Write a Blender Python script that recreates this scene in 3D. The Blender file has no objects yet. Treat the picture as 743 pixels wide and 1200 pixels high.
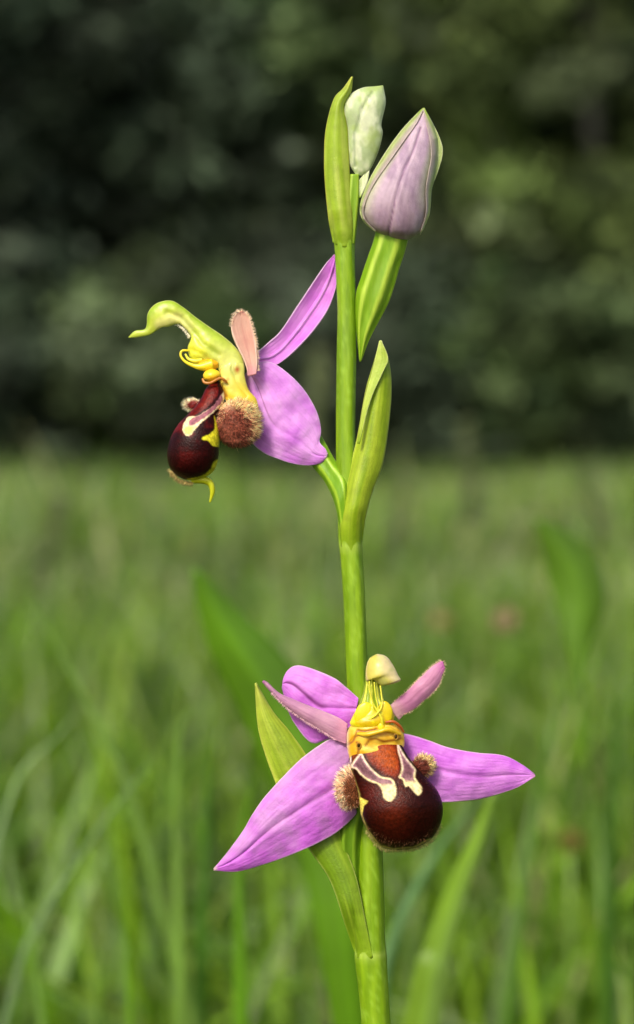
import bpy, math, random
import numpy as np
from mathutils import Matrix, Vector

random.seed(7)
RNG = np.random.default_rng(11)
scene = bpy.context.scene
C = scene.collection

# ------------------------------------------------------------------ camera
CAM_H = 0.27                 # lens height above the meadow, metres
FP = 2500.0                  # focal length in photo pixels
FD = 0.2                     # distance lens -> stem, metres
S = FD / FP                  # metres per photo pixel in the plane of the stem
PITCH = math.atan(84 / FP)
cam_data = bpy.data.cameras.new('camera')
cam = bpy.data.objects.new('camera', cam_data)
C.objects.link(cam)
cam.location = (0, 0, CAM_H)
cam.rotation_euler = (math.pi / 2 - PITCH, 0, 0)
cam_data.sensor_fit = 'VERTICAL'
cam_data.sensor_height = 24
cam_data.sensor_width = 24
cam_data.lens = 24 * FP / 1200
cam_data.clip_start = 0.01
cam_data.clip_end = 3000
cam_data.dof.use_dof = True
cam_data.dof.focus_distance = FD - 28 * S
cam_data.dof.aperture_fstop = 16.5
scene.camera = cam

# ------------------------------------------------------------------ sky, sun, exposure
SUN_EL, SUN_AZ = math.radians(42), math.radians(205)     # azimuth clockwise from +Y
world = bpy.data.worlds.new('World')
scene.world = world
world.use_nodes = True
wn = world.node_tree
bg = wn.nodes['Background']
sky = wn.nodes.new('ShaderNodeTexSky')
sky.sky_type = 'NISHITA'
sky.sun_disc = False
sky.sun_elevation = SUN_EL
sky.sun_rotation = SUN_AZ
sky.dust_density = 4.0
sky.air_density = 1.0
sky.ozone_density = 0.6
wn.links.new(sky.outputs[0], bg.inputs[0])
bg.inputs[1].default_value = 0.1
sun_d = bpy.data.lights.new('sun', 'SUN')
sun_d.energy = 2.0
sun_d.angle = math.radians(12)
sun_d.color = (1.0, 0.93, 0.80)
sun = bpy.data.objects.new('sun', sun_d)
C.objects.link(sun)
sd = Vector((math.sin(SUN_AZ) * math.cos(SUN_EL), math.cos(SUN_AZ) * math.cos(SUN_EL), math.sin(SUN_EL)))
sun.rotation_euler = sd.to_track_quat('Z', 'Y').to_euler()
sun.location = (0, 0, 20)
scene.view_settings.view_transform = 'Standard'
scene.view_settings.look = 'None'
scene.view_settings.exposure = 0.66
scene.view_settings.gamma = 1.0
scene.render.film_transparent = False

# ------------------------------------------------------------------ helpers: space and colour
cp, sp_ = math.cos(PITCH), math.sin(PITCH)

def P(px, py, d):
    """photo measurement (px, py) and depth d (all in units of S) -> metres. d grows away from the lens."""
    px, py, d = np.broadcast_arrays(np.asarray(px, float), np.asarray(py, float), np.asarray(d, float))
    k = 1 + d / FP
    x = (px - 371.5) * S * k
    u = -(py - 600) * S * k
    f = FD + d * S
    return np.stack([x, f * cp + u * sp_, CAM_H - f * sp_ + u * cp], -1)

def lin(c):
    c = np.asarray(c, float) / 255.0
    return np.where(c <= 0.04045, c / 12.92, ((c + 0.055) / 1.055) ** 2.4)

def sstep(a, b, x):
    t = np.clip((x - a) / (b - a), 0, 1)
    return t * t * (3 - 2 * t)

def mix(a, b, m):
    m = np.asarray(m)[..., None]
    return a * (1 - m) + b * m

def cmap(off, s, pts):
    return [(off[0] + x / s, off[1] + y / s) for x, y in pts]

def vnoise(x, y, seed=0):
    x = np.asarray(x, float); y = np.asarray(y, float)
    xi = np.floor(x).astype(np.int64); yi = np.floor(y).astype(np.int64)
    fx = x - xi; fy = y - yi
    fx = fx * fx * (3 - 2 * fx); fy = fy * fy * (3 - 2 * fy)
    def h(a, b):
        n = (a * 374761393 + b * 668265263 + seed * 974711) & 0x7fffffff
        n = ((n ^ (n >> 13)) * 1274126177) & 0x7fffffff
        return ((n ^ (n >> 16)) & 0xffff) / 65535.0
    return (h(xi, yi) * (1 - fx) + h(xi + 1, yi) * fx) * (1 - fy) + (h(xi, yi + 1) * (1 - fx) + h(xi + 1, yi + 1) * fx) * fy

def fbm(x, y, seed=0, o=3):
    r = 0; a = 0.5; n = 0
    for i in range(o):
        r = r + a * vnoise(x * 2 ** i, y * 2 ** i, seed + i * 17); n += a; a *= 0.5
    return r / n

def sdpoly(px, py, poly):
    """signed distance, negative inside"""
    p = np.stack([px.ravel(), py.ravel()], -1)
    poly = np.asarray(poly, float)
    best = np.full(len(p), 1e9); inside = np.zeros(len(p), bool)
    n = len(poly)
    for i in range(n):
        a = poly[i]; b = poly[(i + 1) % n]
        e = b - a; w = p - a
        t = np.clip((w @ e) / (e @ e + 1e-12), 0, 1)
        best = np.minimum(best, np.sum((w - t[:, None] * e) ** 2, -1))
        c = (a[1] > p[:, 1]) != (b[1] > p[:, 1])
        with np.errstate(divide='ignore', invalid='ignore'):
            xi = (b[0] - a[0]) * (p[:, 1] - a[1]) / (b[1] - a[1] + 1e-12) + a[0]
        inside ^= c & (p[:, 0] < xi)
    d = np.sqrt(best)
    return np.where(inside, -d, d).reshape(px.shape)

def segdist(px, py, pts):
    best = np.full(px.shape, 1e9)
    for (ax, ay), (bx, by) in zip(pts[:-1], pts[1:]):
        ex, ey = bx - ax, by - ay
        t = np.clip(((px - ax) * ex + (py - ay) * ey) / (ex * ex + ey * ey + 1e-9), 0, 1)
        best = np.minimum(best, np.hypot(px - ax - t * ex, py - ay - t * ey))
    return best

def crv(pts, n, arc=True):
    """Catmull-Rom through the points, n samples"""
    pts = np.asarray(pts, float)
    m = len(pts)
    if m == 2:
        tt = np.linspace(0, 1, n)[:, None]
        return pts[0] * (1 - tt) + pts[1] * tt
    ext = np.vstack([2 * pts[0] - pts[1], pts, 2 * pts[-1] - pts[-2]])
    def ev(g):
        i = np.clip(np.floor(g).astype(int), 0, m - 2); f = (g - i)[:, None]
        p0, p1, p2, p3 = ext[i], ext[i + 1], ext[i + 2], ext[i + 3]
        return 0.5 * (2 * p1 + (p2 - p0) * f + (2 * p0 - 5 * p1 + 4 * p2 - p3) * f ** 2 + (-p0 + 3 * p1 - 3 * p2 + p3) * f ** 3)
    if not arc:
        return ev(np.linspace(0, m - 1, n))
    g = np.linspace(0, m - 1, n * 8)
    q = ev(g)
    s = np.concatenate([[0], np.cumsum(np.linalg.norm(np.diff(q, axis=0), axis=1))])
    return ev(np.interp(np.linspace(0, s[-1], n), s, g))

# ------------------------------------------------------------------ helpers: objects
def tag(o, label=None, cat=None, group=None, kind=None):
    if label: o['label'] = label
    if cat: o['category'] = cat
    if group: o['group'] = group
    if kind: o['kind'] = kind
    return o

def empty(name, loc):
    o = bpy.data.objects.new(name, None)
    C.objects.link(o); o.location = loc
    o.empty_display_size = 0.02
    return o

def new_mesh(name, V, F, col=None, smooth=True):
    me = bpy.data.meshes.new(name)
    F = np.asarray(F) if not isinstance(F, list) else F
    if isinstance(F, np.ndarray):
        k = F.shape[1]
        me.vertices.add(len(V)); me.vertices.foreach_set('co', np.asarray(V, np.float32).ravel())
        me.loops.add(F.size); me.loops.foreach_set('vertex_index', F.astype(np.int32).ravel())
        me.polygons.add(len(F)); me.polygons.foreach_set('loop_start', np.arange(0, F.size, k, dtype=np.int32))
        me.polygons.foreach_set('loop_total', np.full(len(F), k, np.int32))
        me.update(calc_edges=True); me.validate()
    else:
        me.from_pydata([tuple(v) for v in V], [], F)
    if smooth:
        me.polygons.foreach_set('use_smooth', np.ones(len(me.polygons), bool))
    if col is not None:
        a = me.color_attributes.new('Col', 'FLOAT_COLOR', 'POINT')
        c4 = np.ones((len(V), 4), np.float32); c4[:, :3] = np.clip(col, 0, 1)
        a.data.foreach_set('color', c4.ravel())
    return me

def add(name, V, F, mat, parent=None, col=None, smooth=True, base=None, kind=None):
    V = np.asarray(V, float)
    if base is not None: V = V - np.asarray(base)
    me = new_mesh(name, V, F, col, smooth)
    me.materials.append(mat)
    o = bpy.data.objects.new(name, me)
    C.objects.link(o)
    if parent is not None: o.parent = parent
    if kind: o['kind'] = kind
    return o

# ------------------------------------------------------------------ materials
def mat_attr(name, rough=0.5, spec=0.4, transl=0.0, sss=0.0, nscale=400, namt=0.15, bscale=2500, bump=0.2, bdist=0.0002,
             gain=1.0, sheen=0.0, coat=0.0, stretch=(1, 1, 1), attr='Col', hue=0.0):
    m = bpy.data.materials.new(name); m.use_nodes = True
    nt = m.node_tree; N = nt.nodes; L = nt.links
    b = N['Principled BSDF']; out = N['Material Output']
    at = N.new('ShaderNodeVertexColor'); at.layer_name = attr
    tc = N.new('ShaderNodeTexCoord')
    mp = N.new('ShaderNodeMapping'); mp.inputs['Scale'].default_value = stretch
    L.new(tc.outputs['Object'], mp.inputs[0])
    no = N.new('ShaderNodeTexNoise'); no.inputs['Scale'].default_value = nscale; no.inputs['Detail'].default_value = 5
    L.new(mp.outputs[0], no.inputs['Vector'])
    mr = N.new('ShaderNodeMapRange'); mr.inputs[1].default_value = 0.3; mr.inputs[2].default_value = 0.7
    mr.inputs[3].default_value = gain * (1 - namt); mr.inputs[4].default_value = gain * (1 + namt)
    L.new(no.outputs['Fac'], mr.inputs[0])
    mu = N.new('ShaderNodeVectorMath'); mu.operation = 'SCALE'
    L.new(at.outputs[0], mu.inputs[0]); L.new(mr.outputs[0], mu.inputs['Scale'])
    L.new(mu.outputs[0], b.inputs['Base Color'])
    b.inputs['Roughness'].default_value = rough
    b.inputs['Specular IOR Level'].default_value = spec
    if sss:
        b.inputs['Subsurface Weight'].default_value = sss
        b.inputs['Subsurface Radius'].default_value = (0.5, 0.5, 0.25)
        b.inputs['Subsurface Scale'].default_value = 0.0012
    if sheen: b.inputs['Sheen Weight'].default_value = sheen
    if coat:
        b.inputs['Coat Weight'].default_value = coat; b.inputs['Coat Roughness'].default_value = 0.18
    if bump:
        n2 = N.new('ShaderNodeTexNoise'); n2.inputs['Scale'].default_value = bscale; n2.inputs['Detail'].default_value = 3
        L.new(mp.outputs[0], n2.inputs['Vector'])
        bp = N.new('ShaderNodeBump'); bp.inputs['Strength'].default_value = bump; bp.inputs['Distance'].default_value = bdist
        L.new(n2.outputs['Fac'], bp.inputs['Height']); L.new(bp.outputs[0], b.inputs['Normal'])
    if transl:
        tr = N.new('ShaderNodeBsdfTranslucent'); L.new(mu.outputs[0], tr.inputs[0])
        mx = N.new('ShaderNodeMixShader'); mx.inputs[0].default_value = transl
        L.new(b.outputs[0], mx.inputs[1]); L.new(tr.outputs[0], mx.inputs[2]); L.new(mx.outputs[0], out.inputs[0])
    return m

M_petal = mat_attr('petal_skin', rough=0.5, spec=0.35, transl=0.25, nscale=1300, namt=0.05, bscale=5000, bump=0.45, bdist=0.0001, gain=0.94)
M_green = mat_attr('stem_skin', rough=0.42, spec=0.4, sss=0.2, nscale=2600, namt=0.10, bscale=3600, bump=0.5, bdist=0.00008, stretch=(1, 1, .12))
M_bract = mat_attr('bract_skin', rough=0.45, spec=0.4, transl=0.15, nscale=1000, namt=0.13, bscale=6000, bump=0.4, bdist=0.0001)
M_bud = mat_attr('bud_skin', rough=0.55, spec=0.35, sss=0.3, nscale=1300, namt=0.12, bscale=6000, bump=0.4, bdist=0.00008)
M_yellow = mat_attr('column_skin', rough=0.35, spec=0.5, sss=0.3, nscale=1500, namt=0.08, bscale=5000, bump=0.2, bdist=0.00006)
M_lip = mat_attr('lip_velvet', rough=0.33, spec=0.14, nscale=3500, namt=0.4, bscale=6000, bump=0.8, bdist=0.00007)
M_hair = mat_attr('hair', rough=0.6, spec=0.3, transl=0.3, nscale=3000, namt=0.1, bump=0, gain=1.35)
M_grass = mat_attr('grass_leaf', rough=0.42, spec=0.45, transl=0.3, nscale=40, namt=0.2, bscale=500, bump=0.15, bdist=0.001)
M_blade = mat_attr('blade_leaf', rough=0.4, spec=0.45, transl=0.35, nscale=60, namt=0.2, bscale=900, bump=0.3, bdist=0.0006)
M_tree = mat_attr('tree_leaf', gain=1.25, rough=0.7, spec=0.15, transl=0.2, nscale=2, namt=0.35, bump=0)
M_bark = mat_attr('bark', rough=0.9, spec=0.2, nscale=6, namt=0.4, bscale=20, bump=0.8, bdist=0.03, stretch=(1, 1, 0.25))

# ground
M_ground = bpy.data.materials.new('meadow_ground'); M_ground.use_nodes = True
nt = M_ground.node_tree; N = nt.nodes; L = nt.links
tc = N.new('ShaderNodeTexCoord')
n1 = N.new('ShaderNodeTexNoise'); n1.inputs['Scale'].default_value = 0.8; n1.inputs['Detail'].default_value = 12
n1.inputs['Roughness'].default_value = 0.7
L.new(tc.outputs['Object'], n1.inputs['Vector'])
cr = N.new('ShaderNodeValToRGB'); L.new(n1.outputs['Fac'], cr.inputs[0])
cr.color_ramp.elements[0].position = 0.3; cr.color_ramp.elements[0].color = (0.035, 0.06, 0.012, 1)
cr.color_ramp.elements[1].position = 0.72; cr.color_ramp.elements[1].color = (0.13, 0.19, 0.06, 1)
L.new(cr.outputs[0], N['Principled BSDF'].inputs['Base Color'])
N['Principled BSDF'].inputs['Roughness'].default_value = 0.9
bp = N.new('ShaderNodeBump'); bp.inputs['Distance'].default_value = 0.03
n2 = N.new('ShaderNodeTexNoise'); n2.inputs['Scale'].default_value = 60; n2.inputs['Detail'].default_value = 6
L.new(tc.outputs['Object'], n2.inputs['Vector']); L.new(n2.outputs['Fac'], bp.inputs['Height'])
L.new(bp.outputs[0], N['Principled BSDF'].inputs['Normal'])

# ------------------------------------------------------------------ the setting
def gz(x, y):
    return 0.0 * x

nx = 61
gx = np.sign(np.linspace(-1, 1, nx)) * np.abs(np.linspace(-1, 1, nx)) ** 2 * 1200
gX, gY = np.meshgrid(gx, gx)
gv = np.stack([gX, gY, np.zeros_like(gX)], -1).reshape(-1, 3)
ii = np.arange(nx * nx).reshape(nx, nx)
gf = np.stack([ii[:-1, :-1], ii[:-1, 1:], ii[1:, 1:], ii[1:, :-1]], -1).reshape(-1, 4)
g = add('ground', gv, gf, M_ground); g['kind'] = 'structure'

# dark sheet painted as tree shade under the wood, its edge ragged where the meadow gives way
fa = np.linspace(-1.1, 1.1, 240)
rows = []
for k, rr_ in enumerate([0, .3, 1.5, 6, 20, 60]):
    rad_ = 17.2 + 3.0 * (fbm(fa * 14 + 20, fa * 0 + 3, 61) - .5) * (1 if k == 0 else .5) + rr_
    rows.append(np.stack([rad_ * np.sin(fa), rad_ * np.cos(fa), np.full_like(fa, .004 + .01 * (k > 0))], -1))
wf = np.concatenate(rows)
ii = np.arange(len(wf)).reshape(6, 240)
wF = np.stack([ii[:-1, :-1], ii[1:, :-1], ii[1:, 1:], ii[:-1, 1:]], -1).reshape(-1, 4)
wo = add('wood_shade_sheet', wf, wF, mat_attr('painted_wood_shade', rough=.95, spec=.1, nscale=3, namt=.5, bscale=40, bump=.8, bdist=.03),
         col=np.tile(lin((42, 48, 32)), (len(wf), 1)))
wo['kind'] = 'structure'

# meadow grass: far too many blades to count, one object
def grass_mesh(x, y, h, w, lean, az, colr, nseg):
    n = len(x)
    face = RNG.uniform(0, math.pi, n)
    fx, fy = np.cos(face), np.sin(face)
    dx, dy = np.cos(az), np.sin(az)
    V = []; 
    for k in range(nseg + 1):
        t = k / nseg
        cx = x + dx * lean * h * t ** 2
        cy = y + dy * lean * h * t ** 2
        cz = h * (t - 0.35 * np.minimum(lean, 1) * t ** 2.5)
        ww = w * (0.55 + 0.45 * math.sin(math.pi * min(1, t * 1.2 + 0.15))) * (1 - t ** 3) * 0.5
        if k == nseg:
            V.append(np.stack([cx, cy, cz], -1)[:, None])
        else:
            V.append(np.stack([np.stack([cx - fx * ww, cy - fy * ww, cz], -1), np.stack([cx + fx * ww, cy + fy * ww, cz], -1)], 1))
    V = np.concatenate(V, 1)
    per = V.shape[1]
    tris = []
    for k in range(nseg - 1):
        a = 2 * k
        tris += [(a, a + 1, a + 3), (a, a + 3, a + 2)]
    tris.append((2 * nseg - 2, 2 * nseg - 1, 2 * nseg))
    tris = np.array(tris)
    F = (np.arange(n)[:, None, None] * per + tris[None]).reshape(-1, 3)
    tt = np.array([k / nseg for k in range(nseg) for _ in (0, 1)] + [1.0])
    col = colr[:, None, :] * np.ones((1, per, 1))
    return V.reshape(-1, 3), F, col.reshape(-1, 3)

GREENS = np.array([lin(c) for c in [(92, 136, 20), (114, 154, 30), (72, 112, 16), (128, 158, 54), (108, 142, 72), (142, 164, 116), (156, 162, 110)]])
GREENS = GREENS * np.array([1.02, .98, .92])
def pick(n, p):
    c = GREENS[RNG.choice(len(GREENS), n, p=p)]
    return c * RNG.uniform(0.45, 1.35, (n, 1))

parts_v, parts_f, parts_c = [], [], []
off = 0
def zone(r0, r1, half, dens, hmean, hsd, w, leanr, p, nseg, patch):
    global off
    area = half * (r1 * r1 - r0 * r0)
    n = int(area * dens)
    r = np.sqrt(RNG.uniform(r0 * r0, r1 * r1, n)); a = RNG.uniform(-half, half, n)
    x = r * np.sin(a); y = r * np.cos(a)
    # uneven sward
    pn = fbm(x * patch + 50, y * patch + 50, 3)
    keep = RNG.uniform(0, 1, n) < np.clip((pn - 0.25) * 3, 0.25, 1)
    x, y, pn = x[keep], y[keep], pn[keep]; n = len(x)
    h = np.clip(RNG.normal(hmean, hsd, n), hmean * 0.35, hmean * 1.9) * (0.3 + 1.4 * pn)
    # nothing tall between the lens and the flower, nor through it
    rr_ = np.hypot(x, y); lim = np.where(rr_ < 0.32, 0.15, np.where(rr_ < 0.42, 0.19, 9))
    h = np.minimum(h, lim); h = np.where(rr_ < 3.2, np.minimum(h, (0.235 - 0.03 * rr_) * RNG.uniform(.8, 1.0, n)), h)
    col = pick(n, p) * (0.35 + 1.2 * pn[:, None])
    V, F, cc = grass_mesh(x, y, h, w * RNG.uniform(0.5, 1.5, n), RNG.uniform(*leanr, n), RNG.uniform(0, 2 * math.pi, n), col, nseg)
    parts_v.append(V); parts_f.append(F + off); parts_c.append(cc); off += len(V)

zone(0.02, 0.36, math.pi, 5000, 0.11, 0.02, 0.0035, (0.1, 0.8), [.25, .25, .2, .1, .1, .05, .05], 4, 5)
zone(0.36, 0.9, 0.75, 6500, 0.185, 0.04, 0.0062, (0.1, 1.0), [.27, .25, .2, .1, .1, .05, .03], 6, 5)
zone(0.9, 2.2, 0.6, 6500, 0.175, 0.05, 0.0065, (0.1, 1.0), [.22, .24, .10, .18, .15, .07, .04], 5, 3)
zone(2.2, 6.0, 0.75, 2600, 0.14, 0.045, 0.010, (0.1, 0.9), [.08, .12, .06, .22, .2, .18, .14], 4, 1.2)
zone(6.0, 10.5, 0.8, 800, 0.10, 0.04, 0.02, (0.1, 0.8), [.03, .05, .04, .2, .22, .24, .22], 3, 0.9)
zone(10.5, 12.5, 0.8, 420, 0.055, 0.03, 0.03, (0.1, 0.8), [.04, .05, .15, .2, .25, .16, .15], 3, 0.8)
GREENS = GREENS * 0.5  # tree shade put into the grass colour from here outward
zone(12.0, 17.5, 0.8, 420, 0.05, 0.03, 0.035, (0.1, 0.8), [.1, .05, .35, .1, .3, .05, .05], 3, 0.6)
GREENS = GREENS * 0.5  # painted shade deepens towards the trees
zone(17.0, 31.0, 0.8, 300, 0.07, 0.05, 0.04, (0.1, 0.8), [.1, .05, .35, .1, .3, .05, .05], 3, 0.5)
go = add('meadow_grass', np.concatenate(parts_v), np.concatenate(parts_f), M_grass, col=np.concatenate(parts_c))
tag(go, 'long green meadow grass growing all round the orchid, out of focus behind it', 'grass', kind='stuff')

# ------------------------------------------------------------------ trees
def tube_verts(path, rad, na=8):
    path = np.asarray(path, float); n = len(path)
    tg = np.gradient(path, axis=0); tg /= np.linalg.norm(tg, axis=1)[:, None] + 1e-12
    ref = np.array([0.37, 0.9, 0.21]); V = []
    s = np.cross(tg, ref); s /= np.linalg.norm(s, axis=1)[:, None] + 1e-12
    b = np.cross(tg, s)
    a = np.linspace(0, 2 * math.pi, na, endpoint=False)
    rad = np.broadcast_to(np.asarray(rad, float), (n,))
    V = path[:, None] + rad[:, None, None] * (np.cos(a)[None, :, None] * s[:, None] + np.sin(a)[None, :, None] * b[:, None])
    i = np.arange(n * na).reshape(n, na); j = np.roll(i, -1, 1)
    F = np.stack([i[:-1], i[1:], j[1:], j[:-1]], -1).reshape(-1, 4)
    F = [tuple(f) for f in F] + [tuple(i[0]), tuple(i[-1][::-1])]
    return V.reshape(-1, 3), F

def crown_mesh(name, H, W, z0, nclump, nleaf, leaf, cols, seed, shape=1.0):
    r = np.random.default_rng(seed)
    # clumps through an uneven egg-shaped volume
    u = r.normal(size=(nclump, 3)); u /= np.linalg.norm(u, axis=1)[:, None]
    rad = r.uniform(0.25, 1.0, nclump) ** 0.45
    c = u * rad[:, None]
    lob = 0.75 + 0.5 * fbm(np.arctan2(u[:, 1], u[:, 0]) * 1.3 + 9, u[:, 2] * 2.5 + 9, seed)
    c *= lob[:, None]
    c[:, 0] *= W / 2; c[:, 1] *= W / 2
    c[:, 2] = z0 + (H - z0) * (c[:, 2] * 0.5 + 0.5)
    cr_ = r.uniform(0.25, 0.62, nclump) * shape
    tone = r.uniform(0.4, 1.6, nclump) ** 1.3
    ci = r.integers(0, len(cols), nclump)
    n = nclump * nleaf
    g_ = r.normal(size=(n, 3)) * 0.55
    pos = np.repeat(c, nleaf, 0) + g_ * np.repeat(cr_, nleaf)[:, None] * np.array([1, 1, 0.7])
    a = r.normal(size=(n, 3)); a /= np.linalg.norm(a, axis=1)[:, None]
    b = np.cross(a, r.normal(size=(n, 3))); b /= np.linalg.norm(b, axis=1)[:, None]
    l = leaf * r.uniform(0.6, 1.3, n)[:, None]
    V = np.stack([pos - a * l, pos + b * l * 0.45, pos + a * l, pos - b * l * 0.45], 1).reshape(-1, 3)
    i = np.arange(n)[:, None] * 4
    F = (i + np.array([[0, 1, 2, 3]])).reshape(-1, 4)
    col = cols[np.repeat(ci, nleaf)] * np.repeat(tone, nleaf)[:, None] * r.uniform(0.75, 1.25, (n, 1))
    me = new_mesh(name, V, F, np.repeat(col, 4, 0), smooth=False)
    me.materials.append(M_tree)
    return me

def trunk_mesh(name, H, z0, r0, seed):
    r = np.random.default_rng(seed)
    Vs, Fs = [], []; o = 0
    def put(path, rad):
        nonlocal o
        V, F = tube_verts(path, rad); Vs.append(V); Fs.extend([tuple(int(k) + o for k in f) for f in F]); o += len(V)
    zt = np.linspace(-0.05, H * 0.8, 12)
    tr = np.stack([np.cumsum(r.normal(0, 0.05, 12)), np.cumsum(r.normal(0, 0.05, 12)), zt], -1)
    put(tr, np.linspace(r0, r0 * 0.2, 12) * (1 + 0.6 * np.exp(-zt * 3)))
    for k in range(9):
        i = r.integers(3, 10); st = tr[i]
        ang = r.uniform(0, 6.28); ln = H * r.uniform(0.18, 0.32)
        t = np.linspace(0, 1, 7)[:, None]
        p = st + t * np.array([math.cos(ang) * ln, math.sin(ang) * ln, ln * 0.55]) + t ** 2 * np.array([0, 0, ln * 0.25])
        put(p, np.linspace(r0 * 0.4, r0 * 0.07, 7))
    V = np.concatenate(Vs)
    me = new_mesh(name, V, Fs, np.tile(lin((62, 64, 58)), (len(V), 1)))
    me.materials.append(M_bark)
    return me

DK = np.array([lin(c) for c in [(60, 74, 56), (68, 82, 64), (54, 66, 52), (84, 96, 80)]])
OL = np.array([lin(c) for c in [(84, 102, 54), (94, 110, 62), (74, 90, 50), (98, 112, 78)]])
MD = np.array([lin(c) for c in [(64, 82, 46), (80, 96, 62), (56, 74, 46), (96, 110, 84)]])
crowns = {
    'dark': [(crown_mesh('crown_dark', 9.5, 6.4, 1.6, 300, 110, 0.13, DK, 1), trunk_mesh('trunk_dark', 9.5, 1.6, 0.2, 1)),
             (crown_mesh('crown_dark_b', 8.5, 5.8, 1.4, 280, 110, 0.13, DK, 2), trunk_mesh('trunk_dark_b', 8.5, 1.4, 0.17, 2))],
    'olive': [(crown_mesh('crown_olive', 9.0, 5.6, 1.0, 300, 120, 0.12, OL, 3), trunk_mesh('trunk_olive', 9.0, 1.0, 0.18, 3))],
    'mid': [(crown_mesh('crown_mid', 9.0, 5.6, 1.3, 280, 110, 0.12, MD, 4), trunk_mesh('trunk_mid', 9.0, 1.3, 0.17, 4))],
    'shrub': [(crown_mesh('crown_shrub', 2.6, 3.4, 0.05, 130, 110, 0.08, DK, 5, 0.7), trunk_mesh('trunk_shrub', 2.4, 0.3, 0.05, 5)),
              (crown_mesh('crown_shrub_b', 2.2, 3.0, 0.05, 120, 110, 0.08, MD, 6, 0.7), trunk_mesh('trunk_shrub_b', 2.0, 0.3, 0.05, 6))],
}
def tree(kind, var, x, y, rz, sc, name, label, cat, group=None):
    cm, tm = crowns[kind][var]
    e = empty(name, (x, y, 0)); e.rotation_euler.z = rz; e.scale = (sc, sc, sc)
    tag(e, label, cat, group)
    for nm, me in (('crown', cm), ('trunk' if cat == 'tree' else 'stem', tm)):
        o = bpy.data.objects.new(nm, me); C.objects.link(o); o.parent = e
    return e

tree('dark', 0, -5.4, 26, 0.5, 1.0, 'woodland_tree', 'dark green tree at the left edge of the wood, mostly cut off by the frame', 'tree')
tree('dark', 1, -2.2, 27.5, 2.1, 1.05, 'woodland_tree', 'darkest tree of the wood, behind the upper left, with black gaps in its crown', 'tree')
tree('mid', 0, 0.5, 27, 1.2, 1.0, 'woodland_tree', 'greyish green tree of the wood directly behind the orchid buds', 'tree')
tree('olive', 0, 3.4, 25.5, 0.3, 1.0, 'woodland_tree', 'olive green tree of the wood behind the upper right, lightest of its row', 'tree')
tree('dark', 0, 7.2, 27, 4.0, 0.95, 'woodland_tree', 'dark tree standing right of the olive green tree at the wood edge', 'tree')
for i, (x, y, k, v) in enumerate([(-9.5, 29, 'mid', 0), (10.8, 28, 'mid', 0), (-13.5, 30, 'dark', 0), (14.5, 29, 'olive', 0), (-18, 29, 'mid', 0), (19, 29, 'dark', 0), (-22.5, 28, 'dark', 0), (23.5, 28, 'mid', 0)]):
    tree(k, v, x, y, i * 1.7, 1.0, 'woodland_tree', 'tree of the wood edge standing well to the side of the meadow view', 'tree', 'trees at the far sides of the wood')
for i in range(17):
    x = -26 + i * 3.3 + random.uniform(-.6, .6)
    tree('dark', i % 2, x, 33 + random.uniform(-1, 1), i * 1.9, 1.15, 'woodland_tree', 'dark tree deeper in the wood behind the front row of trees', 'tree', 'trees deeper in the wood')
for i in range(17):
    x = -30 + i * 3.8 + random.uniform(-.6, .6)
    tree('dark', (i + 1) % 2, x, 40 + random.uniform(-1, 1), i * 2.3, 1.35, 'woodland_tree', 'dark tree deeper in the wood behind the front row of trees', 'tree', 'trees deeper in the wood')
SH = [(-4.3, 24.6, 0, 'low dark shrub at the wood edge, leftmost in view'), (-1.9, 24.9, 1, 'low dark shrub at the wood edge, behind the upper flower'),
      (0.7, 25.2, 0, 'low shrub at the wood edge directly behind the orchid stem'), (3.0, 24.3, 1, 'low dark shrub at the wood edge, right of the orchid stem'),
      (5.3, 24.9, 0, 'low shrub at the wood edge, rightmost in view')]
for i, (x, y, v, lb) in enumerate(SH):
    tree('shrub', v, x, y, i * 1.3, 1.05, 'shrub', lb, 'shrub')
for i, x in enumerate([-13.5, -10.3, -7.2, 8.1, 11.0, 14.0]):
    tree('shrub', i % 2, x, 25.3, i * 2.2, 1.1, 'shrub', 'low dark shrub of the wood edge standing well to the side', 'shrub', 'shrubs at the far sides of the wood')
for i in range(10):
    tree('shrub', i % 2, -13 + i * 2.9, 29.5, i * 2.9, 1.3, 'shrub', 'shrub growing in the shade under the trees of the wood', 'shrub', 'shrubs under the trees')

# ------------------------------------------------------------------ single leaves one can pick out behind the orchid
def world_path(pts, Z, zroot=0.0, drift=0.0):
    """pts: photo measurements tip -> lowest seen point at distance Z (m); continues down to the soil"""
    d = (Z - FD) / S
    w = [P(x, y, d) for x, y in pts]
    a, b = w[-2], w[-1]
    dirv = (b - a); dirv = dirv / (np.linalg.norm(dirv) + 1e-9)
    k = b[2] - zroot
    root = np.array([b[0] + np.clip(dirv[0], -.5, .5) * k * 0.6, b[1] + drift, zroot - 0.004])
    midp = (b + root) / 2 + np.array([dirv[0] * 0.1 * k, 0, 0])
    return np.array(w + [midp, root])

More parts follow.
